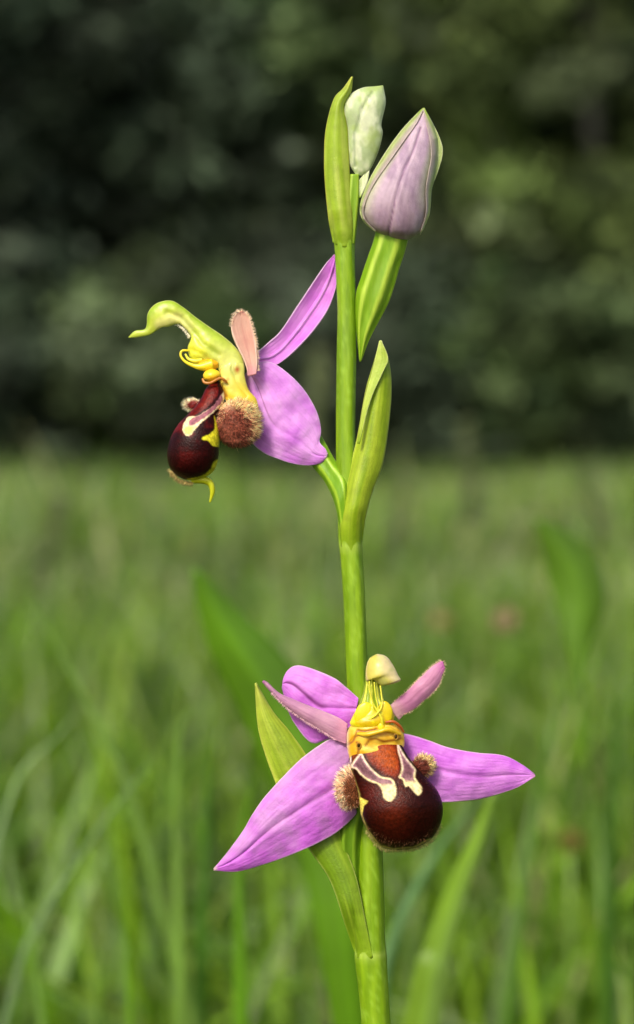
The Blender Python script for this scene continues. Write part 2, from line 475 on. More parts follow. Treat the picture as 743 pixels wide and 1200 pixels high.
def blade(name, pts, Z, wpx, color, label, cat, fold=0.25, prof=None, face=0.0, group=None, color2=None):
    NB = 140; path = crv(world_path(pts, Z), NB)
    w = wpx / FP * Z
    t = np.linspace(0, 1, NB)
    pr = prof(t) if prof else np.clip(t * 3.0, 0, 1) ** 0.7 * (1 - 0.35 * t)
    tg = np.gradient(path, axis=0); tg /= np.linalg.norm(tg, axis=1)[:, None]
    side = np.cross(tg, np.array([math.sin(face), math.cos(face), 0.0])); side /= np.linalg.norm(side, axis=1)[:, None]
    nrm = np.cross(side, tg)
    us = np.linspace(-1, 1, 9)
    wav = 0.06 * w * np.sin(t * 17)
    V = path[:, None] + side[:, None] * (us[None, :, None] * (pr * w / 2)[:, None, None]) \
        + nrm[:, None] * ((np.abs(us)[None, :] * fold * (pr * w / 2)[:, None] + wav[:, None])[..., None])
    i = np.arange(NB * 9).reshape(NB, 9)
    F = np.stack([i[:-1, :-1], i[1:, :-1], i[1:, 1:], i[:-1, 1:]], -1).reshape(-1, 4)
    c1 = lin(color); c2 = lin(color2) if color2 is not None else c1 * 0.85
    um = np.broadcast_to(us[None], (NB, 9)); tm = np.broadcast_to(t[:, None], (NB, 9))
    col = mix(np.broadcast_to(c1, (NB, 9, 3)), np.broadcast_to(c2, (NB, 9, 3)), sstep(-.1, .1, um))
    col = col * (0.85 + 0.3 * fbm(um * 4 + 7, tm * 3 + 3, 5))[..., None] * (1 + 0.35 * np.exp(-(um / 0.09) ** 2))[..., None]
    base = path[-1].copy()
    e = empty(name, base)
    o = add('leaf' if name.startswith('broad') else 'blade', V.reshape(-1, 3), F, M_blade, parent=e, col=col.reshape(-1, 3), base=base)
    s = o.modifiers.new('thickness', 'SOLIDIFY'); s.thickness = 0.0003
    tag(e, label, cat, group)
    return o

lan = lambda t: np.clip(np.sin(np.pi * np.clip(t * 1.15 + 0.02, 0, 1)) ** 0.75, 0.12, 1)
blade('broad_leaved_plant', [(226, 664), (262, 735), (306, 800), (352, 880), (392, 1000), (410, 1150)], 0.38, 100, (92, 138, 18),
      'broad dark green leaf behind the left of the lower flower, its tip pointing up left', 'leaf', prof=lambda t: np.interp(t, [0, .02, .07, .13, .2, .35, .5, 1], [.05, .3, .72, 1, .9, .5, .3, .2]), color2=(84, 128, 16))
blade('broad_leaved_plant', [(626, 606), (650, 634), (672, 668), (682, 706), (678, 770), (690, 900), (700, 1100)], 0.44, 66, (92, 132, 30),
      'short broad blurred leaf at the right, its tip pointing to the upper left', 'leaf', prof=lambda t: np.interp(t, [0, .02, .05, .08, .11, .14, .5, 1], [.05, .5, .95, .9, .5, .1, .08, .08]))
blade('broad_leaved_plant', [(578, 928), (560, 985), (536, 1045), (512, 1120), (496, 1200)], 0.33, 62, (116, 154, 30),
      'wide bright green blade right of the stem under the right sepal', 'leaf', color2=(124, 158, 66), prof=lan)
blade('grass_plant', [(560, 935), (522, 985), (486, 1045), (458, 1110), (440, 1200)], 0.37, 28, (104, 146, 88),
      'pale blue green blade slanting beside the stem, left of the wide bright green blade', 'plant')
blade('grass_plant', [(28, 690), (60, 745), (100, 820), (142, 905), (170, 990)], 0.4, 20, (112, 148, 62),
      'long light green blade at the left leaning to its upper left', 'plant')
blade('grass_plant', [(96, 828), (62, 868), (26, 904), (2, 968), (-14, 1060)], 0.4, 15, (136, 164, 112),
      'pale curved grass blade at the left edge, arching up to the right', 'plant')
blade('grass_plant', [(190, 876), (128, 954), (84, 1020), (42, 1088), (10, 1180)], 0.37, 12, (122, 152, 100),
      'thin pale straight blade crossing the lower left, leaning to its upper right', 'plant')
blade('grass_plant', [(236, 822), (214, 842), (208, 895), (207, 990), (210, 1100)], 0.38, 24, (118, 156, 62),
      'upright light green blade with a bent over top, left of the left sepal', 'plant')
blade('grass_plant', [(252, 850), (244, 900), (240, 1000), (236, 1120)], 0.41, 26, (74, 120, 30),
      'upright dark green blade just right of the blade with the bent top', 'plant')
blade('grass_plant', [(138, 1030), (142, 1060), (148, 1110), (152, 1180)], 0.35, 18, (104, 150, 34),
      'short yellow green blade upright near the bottom, left of centre', 'plant')
blade('grass_plant', [(725, 800), (722, 850), (718, 920), (716, 1020)], 0.45, 26, (74, 116, 34),
      'dark green upright blade at the right edge', 'plant')
blade('grass_plant', [(370, 630), (366, 690), (362, 760), (358, 900)], 0.6, 13, (112, 150, 60),
      'thin upright blade just left of the stem, between the two flowers', 'plant')
blade('grass_plant', [(10, 990), (24, 1040), (34, 1090), (44, 1160)], 0.37, 16, (116, 156, 66),
      'light green blade in the bottom left corner leaning left', 'plant')
blade('grass_plant', [(300, 905), (286, 960), (280, 1040), (282, 1140)], 0.36, 30, (96, 146, 22),
      'bright green blade showing below the tip of the left sepal', 'plant')
blade('grass_plant', [(645, 820), (640, 880), (628, 960), (610, 1080)], 0.5, 20, (92, 134, 44),
      'mid green blade right of the tip of the right sepal', 'plant')

def flower_head(px, py, Z, rpx, color, label):
    c = P(px, py, (Z - FD) / S); r = rpx / FP * Z
    e = empty('meadow_flower', (c[0], c[1], 0)); tag(e, label, 'flower')
    rr = np.random.default_rng(int(px))
    n = 90
    u = rr.normal(size=(n, 3)); u /= np.linalg.norm(u, axis=1)[:, None]
    a = u * r; b = np.cross(u, rr.normal(size=(n, 3))); b /= np.linalg.norm(b, axis=1)[:, None]
    cen = np.array([0, 0, c[2]])
    V = np.stack([cen + a * 0.2 - b * r * .1, cen + a * 0.2 + b * r * .1, cen + a * 1.1 + b * r * .14, cen + a * 1.1 - b * r * .14], 1).reshape(-1, 3)
    F = np.arange(n * 4).reshape(-1, 4)
    col = np.repeat(lin(color) * rr.uniform(.7, 1.3, (n, 1)), 4, 0)
    add('blossom', V, F, M_petal, parent=e, col=col, smooth=False)
    tv, tf = tube_verts(crv([(0.004, 0, -0.003), (0.001, 0, c[2] * .5), (0, 0, c[2])], 8), 0.0008, 6)
    add('stalk', tv, tf, M_green, parent=e, col=np.tile(lin((110, 140, 60)), (len(tv), 1)))
flower_head(592, 726, 1.1, 13, (196, 168, 140), 'blurred pinkish flower head in the grass, right of the stem and above the others')
flower_head(517, 728, 1.3, 10, (190, 168, 120), 'faint brownish flower head in the grass, nearest the stem')
flower_head(668, 985, 0.55, 13, (150, 140, 70), 'blurred brownish yellow flower head low in the grass at the right')

def grass_stalk(px, top, Z, lean, label):
    c = P(px, top, (Z - FD) / S)
    e = empty('grass_stalk', (c[0] - lean, c[1], 0)); tag(e, label, 'grass stalk')
    pth = crv([(0, 0, -.004), (lean * .3, 0, c[2] * .5), (lean, 0, c[2])], 16)
    tv, tf = tube_verts(pth, np.linspace(.0016, .0008, 16), 6)
    add('stalk', tv, tf, M_green, parent=e, col=np.tile(lin((120, 138, 84)), (len(tv), 1)))
    rr = np.random.default_rng(int(px)); n = 160
    t = rr.uniform(0.72, 1.0, n); cen = np.stack([np.interp(t, np.linspace(0, 1, 16), pth[:, k]) for k in range(3)], -1)
    d = rr.normal(0, 1, (n, 3)); d[:, 2] = np.abs(d[:, 2]) + .8; d /= np.linalg.norm(d, axis=1)[:, None]
    sd2 = np.cross(d, rr.normal(size=(n, 3))); sd2 /= np.linalg.norm(sd2, axis=1)[:, None]
    l = .012; V = np.stack([cen, cen + d * l * .5 + sd2 * l * .14, cen + d * l, cen + d * l * .5 - sd2 * l * .14], 1).reshape(-1, 3)
    add('seed_head', V, np.arange(n * 4).reshape(-1, 4), M_grass, parent=e, col=np.tile(lin((118, 128, 88)), (n * 4, 1)), smooth=False)
grass_stalk(374, 420, 1.3, .01, 'tall pale grass stalk with a seed head, behind the pink sepal left of the stem')
grass_stalk(545, 500, 1.6, -.02, 'tall pale grass stalk with a seed head, right of the orchid against the dark wood')
grass_stalk(70, 590, 1.5, .03, 'pale grass stalk with a seed head near the left edge')
grass_stalk(475, 560, 2.0, .02, 'small distant grass stalk with a seed head, just right of the middle bract')
grass_stalk(690, 560, 1.8, -.03, 'pale grass stalk with a seed head near the right edge')
# ------------------------------------------------------------------ the orchid
BASE = P(432, 3891, 0); BASE[2] = 0.0
orchid = empty('bee_orchid', tuple(BASE))
tag(orchid, 'bee orchid spike with two open pink flowers, two buds and green bracts, in sharp focus', 'orchid')

def sheet(name, Lp, Rp, dep, color, mat, parent, nt_=60, nu=30, thick=1.6, arc=True, bow=0.0):
    A = crv(Lp, nt_, arc); B = crv(Rp, nt_, arc)
    u = np.linspace(0, 1, nu)[None]; t = np.linspace(0, 1, nt_)[:, None]
    px = A[:, :1] * (1 - u) + B[:, :1] * u; py = A[:, 1:] * (1 - u) + B[:, 1:] * u
    U = np.broadcast_to(u, px.shape); T = np.broadcast_to(t, px.shape)
    py = py + bow * np.sin(math.pi * U) * np.clip(1 - T * 7, 0, 1)
    d = dep(U, T, px, py) + 0 * px
    V = P(px, py, d).reshape(-1, 3)
    i = np.arange(nt_ * nu).reshape(nt_, nu)
    F = np.stack([i[:-1, :-1], i[1:, :-1], i[1:, 1:], i[:-1, 1:]], -1).reshape(-1, 4)
    col = color(px, py, U, T)
    o = add(name, V, F, mat, parent=parent, col=col.reshape(-1, 3), base=BASE)
    s = o.modifiers.new('thickness', 'SOLIDIFY'); s.thickness = thick * S; s.offset = 0
    return o

def loft(name, Lp, Rp, dc, color, mat, parent, nt_=60, na=48, kf=0.9, kb=0.9, arc=False, disp=None, power=1.0, grid=None):
    """closed body between two outline curves. dc(t): depth of its axis; kf/kb: front/back depth over half width"""
    A = crv(Lp, nt_, arc); B = crv(Rp, nt_, arc)
    t = np.linspace(0, 1, nt_)
    if not callable(kf): kfv = np.full(nt_, float(kf))
    else: kfv = kf(t)
    kbv = np.full(nt_, float(kb)) if not callable(kb) else kb(t)
    a = np.linspace(0, 2 * math.pi, na, endpoint=False)[None]
    Cc = (A + B) / 2; H = (A - B) / 2
    hw = np.linalg.norm(H, axis=1)
    px = Cc[:, :1] + H[:, :1] * np.cos(a); py = Cc[:, 1:] + H[:, 1:] * np.cos(a)
    s = np.sin(a)
    ss = np.sign(s) * np.abs(s) ** power
    d = (dc(t) if callable(dc) else np.full(nt_, float(dc)))[:, None] - np.where(s > 0, ss * (kfv * hw)[:, None], ss * (kbv * hw)[:, None])
    T = np.broadcast_to(t[:, None], px.shape); Aa = np.broadcast_to(a, px.shape)
    if disp is not None: d = d - disp(px, py, Aa, T) * np.where(s > 0, 1, 0.2)
    V = P(px, py, d).reshape(-1, 3)
    i = np.arange(nt_ * na).reshape(nt_, na); j = np.roll(i, -1, 1)
    F = np.stack([i[:-1], j[:-1], j[1:], i[1:]], -1).reshape(-1, 4)
    F = [tuple(int(q) for q in f) for f in F] + [tuple(int(q) for q in i[0][::-1]), tuple(int(q) for q in i[-1])]
    col = color(px, py, Aa, T)
    return add(name, V, F, mat, parent=parent, col=col.reshape(-1, 3), base=BASE)

def tube(name, pts, rad, color, mat, parent, n=40, na=16):
    """pts: (px, py, d) ; rad in photo pixels: number or list"""
    p = crv(pts, n); r = np.interp(np.linspace(0, 1, n), np.linspace(0, 1, len(rad)), rad) if isinstance(rad, (list, tuple)) else np.full(n, rad)
    W = P(p[:, 0], p[:, 1], p[:, 2])
    V, F = tube_verts(W, r * S, na)
    F = [tuple(int(k) for k in f) for f in F]
    c = color(np.repeat(p[:, 0], na), np.repeat(p[:, 1], na), np.tile(np.linspace(0, 2 * math.pi, na, endpoint=False), n), np.repeat(np.linspace(0, 1, n), na)) if callable(color) \
        else np.tile(lin(color), (len(V), 1))
    return add(name, V, F, mat, parent=parent, col=c, base=BASE)

def blob(name, c, r, color, mat, parent, seed=0, n=24, amp=0.06):
    th = np.linspace(0, math.pi, n)[:, None]; ph = np.linspace(0, 2 * math.pi, n * 2, endpoint=False)[None]
    x = np.sin(th) * np.cos(ph); y = np.cos(th) + 0 * ph; z = np.sin(th) * np.sin(ph)
    k = 1 + amp * (fbm(x * 2 + 9, y * 2 + z + 9, seed) - 0.5) * 2
    px = c[0] + x * r[0] * k; py = c[1] + y * r[1] * k; d = c[2] + z * r[2] * k
    V = P(px, py, d).reshape(-1, 3)
    i = np.arange(n * n * 2).reshape(n, n * 2); j = np.roll(i, -1, 1)
    F = np.stack([i[:-1], j[:-1], j[1:], i[1:]], -1).reshape(-1, 4)
    col = color(px, py, x, y).reshape(-1, 3) if callable(color) else np.tile(lin(color), (len(V), 1))
    return add(name, V, F, mat, parent=parent, col=col, base=BASE)

def hairs(name, pos, dirs, length, rad, cols, parent, bend=0.3, seed=0):
    """fine tapered hairs: pos (n,3) in (px,py,d), dirs (n,3)"""
    r = np.random.default_rng(seed)
    pos = np.asarray(pos, float); n = len(pos)
    dirs = dirs / (np.linalg.norm(dirs, axis=1)[:, None] + 1e-9)
    length = np.broadcast_to(length, (n,)); 
    side = np.cross(dirs, r.normal(size=(n, 3))); side /= np.linalg.norm(side, axis=1)[:, None]
    up = np.cross(dirs, side)
    rings = []
    for k, t in enumerate((0, 0.5)):
        cen = pos + dirs * (length * t)[:, None] + side * (length * bend * t * t)[:, None]
        rr = rad * (1 - 0.35 * k)
        rings.append(np.stack([cen + rr * (math.cos(q) * side + math.sin(q) * up) for q in (0, 2.094, 4.189)], 1))
    tip = (pos + dirs * length[:, None] + side * (length * bend)[:, None])[:, None]
    V = np.concatenate(rings + [tip], 1)
    tri = np.array([(0, 1, 4), (0, 4, 3), (1, 2, 5), (1, 5, 4), (2, 0, 3), (2, 3, 5), (3, 4, 6), (4, 5, 6), (5, 3, 6)])
    F = (np.arange(n)[:, None, None] * 7 + tri[None]).reshape(-1, 3)
    V = V.reshape(-1, 3)
    W = P(V[:, 0], V[:, 1], V[:, 2])
    o = add(name, W, F, M_hair, parent=parent, col=np.repeat(cols, 7, 0), base=BASE, kind='stuff')
    return o

def along(pts, n, jitter, seed, arc=True):
    r = np.random.default_rng(seed)
    c = crv(pts, 400); i = r.integers(0, 399, n)
    tg = c[i + 1] - c[i]; tg /= np.linalg.norm(tg, axis=1)[:, None] + 1e-9
    nm = np.stack([tg[:, 1], -tg[:, 0]], -1)
    return c[i] + r.normal(0, jitter, (n, 2)), nm, tg

# ---- stem
SC1, SC2, SC3 = lin((112, 148, 10)), lin((132, 166, 22)), lin((92, 130, 10))
def stem_col(px, py, a, t):
    c = mix(np.broadcast_to(SC1, px.shape + (3,)), np.broadcast_to(SC2, px.shape + (3,)), sstep(0.3, 0.75, fbm(px * 0.16, py * 0.02, 2)))
    c = mix(c, np.broadcast_to(lin((158, 196, 66)), c.shape), 0.7 * sstep(0.62, 0.85, vnoise(px * 0.5, py * 0.7, 4)) * 0.5)
    c = mix(c, np.broadcast_to(lin((178, 200, 90)), c.shape), np.exp(-((py - 641) / 5) ** 2) * 0.5 + np.exp(-((py - 279) / 4) ** 2) * 0.4 + np.exp(-((py - 1117) / 4) ** 2) * 0.5)
    return c
stem_path = [(432, 3920, 0), (438, 2700, 0), (446, 1600, 0), (444, 1300, 0), (440, 1190, 0), (434.5, 1122, 0), (434, 1050, 0), (432, 960, 0), (424, 870, 0), (419, 800, 0),
             (415, 700, 0), (411, 640, 0), (407, 570, 0), (405, 508, 0), (406, 417, 0), (406, 363, 0), (404, 293, 0), (402, 240, 2), (404, 205, 4)]
ysm = [3920, 2000, 1300, 1190, 1150, 1122, 1095, 1000, 870, 801, 691, 650, 636, 600, 540, 508, 417, 363, 293, 276, 240, 205]
wsm = [46, 42, 36, 33.5, 35, 37, 33, 30, 26, 24.5, 25, 25.5, 27.5, 25, 23, 22, 22.5, 20.5, 23, 25, 18, 12]
sp = crv(stem_path, 600)
rs = np.interp(-sp[:, 1], [-y for y in ysm], wsm) / 2
W = P(sp[:, 0], sp[:, 1], sp[:, 2])
na = 32; aa = np.linspace(0, 2 * math.pi, na, endpoint=False)
rib = 1 + 0.03 * np.cos(aa * 6)[None] + 0.02 * (fbm(sp[:, 1:2] * 0.03, aa[None] * 1.5, 8) - 0.5)
V = np.stack([W[:, 0:1] + np.cos(aa)[None] * rs[:, None] * S * rib, W[:, 1:2] - np.sin(aa)[None] * rs[:, None] * S * rib, W[:, 2:3] + 0 * aa[None]], -1).reshape(-1, 3)
i = np.arange(600 * na).reshape(600, na); j = np.roll(i, -1, 1)
F = np.stack([i[:-1], j[:-1], j[1:], i[1:]], -1).reshape(-1, 4)
F = [tuple(int(q) for q in f) for f in F] + [tuple(int(q) for q in i[0][::-1]), tuple(int(q) for q in i[-1])]
PX = sp[:, 0:1] + np.cos(aa)[None] * rs[:, None]; PY = sp[:, 1:2] + 0 * PX
add('stem', V, F, M_green, parent=orchid, col=stem_col(PX, PY, None, None).reshape(-1, 3), base=BASE)

# ---- bracts
def leafcol(base, light, edge, vein=0.2, nv=7, seed=0):
    b_, l_, e_ = lin(base), lin(light), lin(edge)
    def f(px, py, U, T):
        m = fbm(U * 5 + T * 1.5 + 3, T * 3 + 3, seed)
        c = mix(np.broadcast_to(b_, px.shape + (3,)), np.broadcast_to(l_, px.shape + (3,)), sstep(0.3, 0.7, m))
        v = np.abs(np.sin((U + 0.04 * np.sin(T * 5)) * math.pi * nv)) ** 0.5
        c = c * (1 - vein * (1 - v))[..., None]
        c = mix(c, np.broadcast_to(SC2, c.shape), 0.85 * (1 - sstep(0.0, 0.16, T)))
        c = mix(c, np.broadcast_to(e_, c.shape), 0.8 * np.maximum(1 - sstep(0, 0.055, U), sstep(0.945, 1, U)) * sstep(0.04, .2, T) + 0.55 * sstep(0.88, 1, T) * (1 - 0.8 * np.maximum(1 - sstep(0, 0.055, U), sstep(0.945, 1, U))))
        return c
    return f

_o = np.argsort(sp[:, 1])
def wrapdep(r0, d0, d1, cup):
    def f(U, T, px, py):
        x = np.clip((U - 0.5) * 2, -1, 1)
        cx = np.interp(py, sp[_o, 1], sp[_o, 0]); r = np.interp(py, sp[_o, 1], rs[_o])
        lift = 0.93 + 0.16 * sstep(0.0, 0.12, T)
        wrap = -np.sqrt(np.maximum((r * lift) ** 2 - (px - cx) ** 2, 0)) - 0.5 * sstep(0, .1, T)
        free = d0 + (d1 - d0) * T - cup * (1 - x * x)
        k = sstep(0.02, 0.2, T)
        return wrap * (1 - k) + free * k
    return f
# top bract, clasping the youngest bud
sheet('bract', [(390, 284), (385, 256), (381, 215), (380, 185), (382, 151), (391, 117), (402, 104), (412, 90)],
      [(416, 284), (413, 256), (410, 215), (409, 190), (407, 151), (403, 126), (411, 108), (413.5, 90)],
      wrapdep(12.0, -10, -6, 9), leafcol((150, 178, 38), (178, 196, 76), (212, 208, 80), 0.12, 5, 1), M_bract, orchid, 80, 26, 1.0, bow=6)
# bract over the middle node
sheet('bract', [(400, 640), (399, 612), (407, 560), (418, 515), (428, 460), (437, 428), (443, 408), (446, 400)],
      [(424, 640), (428.5, 606), (437, 574), (449, 541), (457, 484), (458.5, 446), (454, 417), (447, 400)],
      wrapdep(12.9, -12, -2, 12), leafcol((138, 168, 18), (168, 190, 44), (208, 214, 110), 0.2, 7, 2), M_bract, orchid, 80, 30, 1.0, bow=7)
# its overlapping margin
sheet('bract', [(419, 520), (427, 470), (436, 436), (444, 402), (446, 399)], [(421, 520), (434, 470), (449, 436), (455, 420), (447, 399)],
      lambda U, T, px, py: -24 + 10 * T - 3 * U, leafcol((158, 184, 48), (180, 200, 76), (206, 214, 140), 0.12, 4, 3), M_bract, orchid, 50, 14, 1.2)
# lowest bract, beside the lower flower
sheet('bract', [(417, 1120), (405, 1085), (387, 1032), (361, 993), (338, 953), (321, 912), (309, 878), (302, 848), (299, 801)],
      [(437, 1122), (430, 1088), (418, 1030), (402, 985), (385, 935), (362, 890), (340, 858), (320, 834), (300, 800)],
      wrapdep(16.6, -22, 2, 6), lambda px, py, U, T: mix(leafcol((112, 146, 20), (142, 172, 40), (196, 206, 110), 0.25, 7, 4)(px, py, U, T), leafcol((142, 168, 32), (176, 194, 62), (208, 212, 96), 0.22, 8, 4)(px, py, U, T), sstep(.35, .6, T)), M_bract, orchid, 90, 36, 1.2, bow=6)

# ---- ribbed ovaries
def ovcol(base, light, nrib, seed=0):
    b_, l_ = lin(base), lin(light)
    def f(px, py, a, t):
        r = 0.5 + 0.5 * np.cos(a * nrib + 0.6)
        c = mix(np.broadcast_to(b_, px.shape + (3,)), np.broadcast_to(l_, px.shape + (3,)), 0.75 * sstep(0.55, 1, r) + 0.2 * vnoise(px * 0.3, py * 0.1, seed))
        return c
    return f
ribd = lambda nrib, amp: (lambda px, py, a, t: amp * np.cos(a * nrib + 0.6) * np.sin(math.pi * np.clip(t * 0.94 + 0.04, 0, 1)))

# ======================================================== the larger bud
ov = loft('bud', [(421, 424), (417, 380), (417, 346), (424, 322), (431, 301), (437, 284), (441, 268)],
          [(423, 424), (434, 396), (454, 358), (462, 336), (468, 315), (474, 297), (479, 278)],
          lambda t: 2 - 12 * t, ovcol((112, 154, 16), (176, 202, 70), 6), M_green, orchid, 70, 72, 0.75, 0.75, disp=ribd(6, 1.6))
ov['label'] = 'larger lilac and green bud on its ribbed green stalk'
vein_pts = [(493, 150), (484, 178), (473, 200), (463, 235), (455, 276)]
def budcol(px, py, a, t):
    c = np.broadcast_to(lin((160, 134, 158)), px.shape + (3,))
    c = mix(c, np.broadcast_to(lin((186, 162, 180)), c.shape), sstep(0.35, 0.7, fbm(px * 0.12, py * 0.035, 5)))
    c = mix(c, np.broadcast_to(lin((140, 114, 128)), c.shape), 0.75 * sstep(0.35, 0.9, t) * sstep(0.3, 0.8, fbm(px * 0.09, py * 0.05, 9) + 0.2 * t))
    g_ = sstep(0.5, 0.95, np.abs(np.cos(a))) * (1 - 0.75 * sstep(0.45, 0.8, t))
    c = mix(c, np.broadcast_to(lin((168, 186, 120)), c.shape), g_ * 0.7)
    for k in (-15, -8, 8, 15, 22):
        c = c * (1 - 0.10 * np.exp(-((segdist(px, py, [(x + k * (0.25 + 0.75 * np.clip((y - 140) / 100, 0, 1)), y) for x, y in vein_pts])) / 1.1) ** 2))[..., None]
    v = np.exp(-(segdist(px, py, vein_pts) / 0.9) ** 2)
    c = mix(c, np.broadcast_to(lin((112, 74, 108)), c.shape), 0.75 * v)
    tip = sstep(0.1, 0.0, t)
    return mix(c, np.broadcast_to(lin((214, 206, 170)), c.shape), tip * 0.8)
loft('sepal', [(496, 127), (487, 140), (472, 158), (453, 187), (435, 214), (424.5, 241), (427, 257), (438, 270), (458, 279)],
     [(498, 127), (504, 142), (510, 162), (510, 182), (507, 204), (503, 226), (501, 250), (493, 271), (478, 281)],
     lambda t: -10 - 6 * t, budcol, M_bud, ov, 130, 110, 0.8, 0.8, arc=False,
     disp=lambda px, py, a, t: -2.4 * np.exp(-(segdist(px, py, vein_pts) / 1.6) ** 2) + 1.2 * (fbm(px * 0.09, py * 0.03, 3) - .5))
BLp = np.array([(496, 127), (487, 140), (472, 158), (453, 187), (435, 214), (424.5, 241), (427, 257), (438, 270), (458, 279)])
BRp = np.array([(498, 127), (504, 142), (510, 162), (510, 182), (507, 204), (503, 226), (501, 250), (493, 271), (478, 281)])
def budsurf(U, T, px, py):
    l = np.interp(py, BLp[:, 1], BLp[:, 0]); r = np.interp(py, BRp[:, 1], BRp[:, 0])
    hw = (r - l) / 2 + 2.5; x = np.clip((px - (l + r) / 2) / hw, -1, 1)
    return -10 - 6 * (py - 127) / 154 - .8 * hw * np.sqrt(1 - x * x) - 0.3
gcol0 = leafcol((146, 166, 82), (176, 190, 120), (222, 222, 176), 0.15, 3, 6)
gcol = lambda px, py, U, T: mix(gcol0(px, py, U, T), np.broadcast_to(lin((172, 152, 150)), px.shape + (3,)), np.maximum(.9 * sstep(.25, .8, U), 0))
sheet('sepal', [(497, 126), (506, 142), (515.5, 162), (519, 179), (513, 202), (506, 222), (503.5, 250), (493, 275)],
      [(495.5, 128), (500, 148), (504, 166), (505, 184), (502, 202), (499, 222), (499, 250), (492, 274)],
      budsurf, gcol, M_bud, ov, 90, 16, 0.4, arc=False)
sheet('sepal', [(496, 126), (485, 136.5), (467.5, 156), (448, 184), (431.5, 213), (422, 240), (425, 258), (440, 272)],
      [(495.5, 130), (488, 145), (475, 163), (456, 190), (438, 216), (427, 241), (428, 257), (441, 271)],
      budsurf, gcol, M_bud, ov, 90, 16, 0.4, arc=False)

# ======================================================== the small top bud
ov2 = loft('bud', [(402, 286), (403, 262), (405, 232), (409, 204)], [(416, 286), (419, 262), (421.5, 232), (421, 204)],
           lambda t: -2 - 3 * t, ovcol((116, 154, 22), (160, 190, 60), 5), M_green, orchid, 40, 40, 0.8, 0.8, disp=ribd(5, .8))
ov2['label'] = 'small pale green bud at the very top of the spike'
def sbud(px, py, a, t):
    c = np.broadcast_to(lin((172, 188, 140)), px.shape + (3,))
    c = mix(c, np.broadcast_to(lin((208, 214, 180)), c.shape), sstep(0.4, 0.65, fbm(px * 0.11, py * 0.05, 12)))
    c = mix(c, np.broadcast_to(lin((150, 172, 84)), c.shape), 0.7 * sstep(0.5, 0.75, fbm(px * 0.07 + 3, py * 0.06, 15)))
    c = mix(c, np.broadcast_to(lin((120, 138, 100)), c.shape), 0.5 * np.exp(-(segdist(px, py, [(436, 108), (424, 128), (415, 160), (416, 195)]) / 1.2) ** 2))
    return mix(c, np.broadcast_to(lin((214, 220, 176)), c.shape), 0.7 * sstep(0.9, 1.0, np.abs(np.cos(a))))
loft('sepal', [(440, 101), (424, 103), (409, 112), (403, 127), (407, 151), (408, 176), (410, 193), (417, 205)],
     [(449, 100), (451, 110), (452, 122), (447, 145), (448.5, 157), (443, 179), (433, 200), (424, 206)],
     -4, sbud, M_bud, ov2, 90, 80, 0.6, 0.6, arc=False,
     disp=lambda px, py, a, t: -2.0 * np.exp(-(segdist(px, py, [(436, 108), (424, 128), (415, 160), (416, 195)]) / 2) ** 2) + 3.0 * (fbm(px * 0.07, py * 0.035, 31) - .5))
sheet('sepal', [(421, 232), (420, 222), (421, 212), (427, 204)], [(422, 232), (427, 222), (431, 212), (433, 200)],
      lambda U, T, px, py: -5 - 2 * U, leafcol((170, 186, 120), (204, 212, 170), (222, 224, 190), 0.1, 2, 8), M_bud, ov2, 24, 10, 1.2)

# ======================================================== petals and sepals
def petcol(base, light, edge, veinc, mid=0.5, vw=0.02, vs=0.6, nv=9, seed=0, tip=None, tipw=0.08, edgew=0.03, light_side=0.5, basec=None, midt=(0.0, 0.95)):
    b_, l_, e_, v_ = lin(base), lin(light), lin(edge), lin(veinc)
    def f(px, py, U, T):
        n = fbm(px * 0.055 + 3, py * 0.055 + 9, seed, 4)
        c = mix(np.broadcast_to(b_, px.shape + (3,)), np.broadcast_to(l_, px.shape + (3,)), sstep(0.05, 0.95, n + (light_side - 0.5) * (U - 0.5) * 1.6))
        fine = vnoise((U + .05 * np.sin(T * 6)) * 34, T * 9 + 5, seed + 3)
        c = c * (0.95 + 0.1 * fine)[..., None]
        mu = mid + 0.03 * np.sin(T * 7 + seed)
        side = np.minimum(np.abs((((U - mu) * (nv * 1.9) + .06 * np.sin(T * 23 + U * 9)) % 1) - 0.5), 1)
        c = mix(c, np.broadcast_to(v_, c.shape), 0.13 * np.exp(-((0.5 - side) / 0.07) ** 2) * sstep(0, .1, T))
        c = mix(c, np.broadcast_to(v_, c.shape), vs * np.exp(-((U - mu) / vw) ** 2) * sstep(midt[0], midt[0] + .12, T) * (1 - sstep(midt[1] - .25, midt[1], T)))
        ed = np.maximum(1 - sstep(0, edgew, U), sstep(1 - edgew, 1, U))
        c = mix(c, np.broadcast_to(e_ * 1.08, c.shape), 0.95 * ed)
        if basec is not None: c = mix(c, np.broadcast_to(lin(basec), c.shape), 0.7 * (1 - sstep(0, 0.22, T)))
        if tip is not None: c = mix(c, np.broadcast_to(lin(tip), c.shape), 0.75 * sstep(1 - tipw, 1, T))
        return c
    return f

def petdep(d0, d1, cup, wave=1.2, seed=0, crease=0.0, mid=0.5, tiplift=0.0, tilt=0.0):
    def f(U, T, px, py):
        x = (U - 0.5) * 2
        d = d0 + (d1 - d0) * T + cup * (1 - x * x) * np.sin(math.pi * np.clip(T * .9 + .08, 0, 1)) + tilt * x
        d = d + wave * 2.2 * (fbm(px * 0.035 + 4, py * 0.035 + 8, seed + 40) - 0.5) * 2 + wave * np.sin(T * 9 + seed) * x ** 3
        d = d + crease * np.exp(-((U - mid - 0.03 * np.sin(T * 7 + seed)) / 0.05) ** 2)
        d = d + 0.5 * (vnoise(U * 30, T * 7, seed) - .5)
        return d + tiplift * T ** 3
    return f

# ---------- upper flower (seen from its side)
c1 = lambda pts: cmap((140, 290), 2.8577, pts)
c5 = lambda pts: cmap((180, 400), 5.307, pts)
c8 = lambda pts: cmap((140, 330), 4.128, pts)

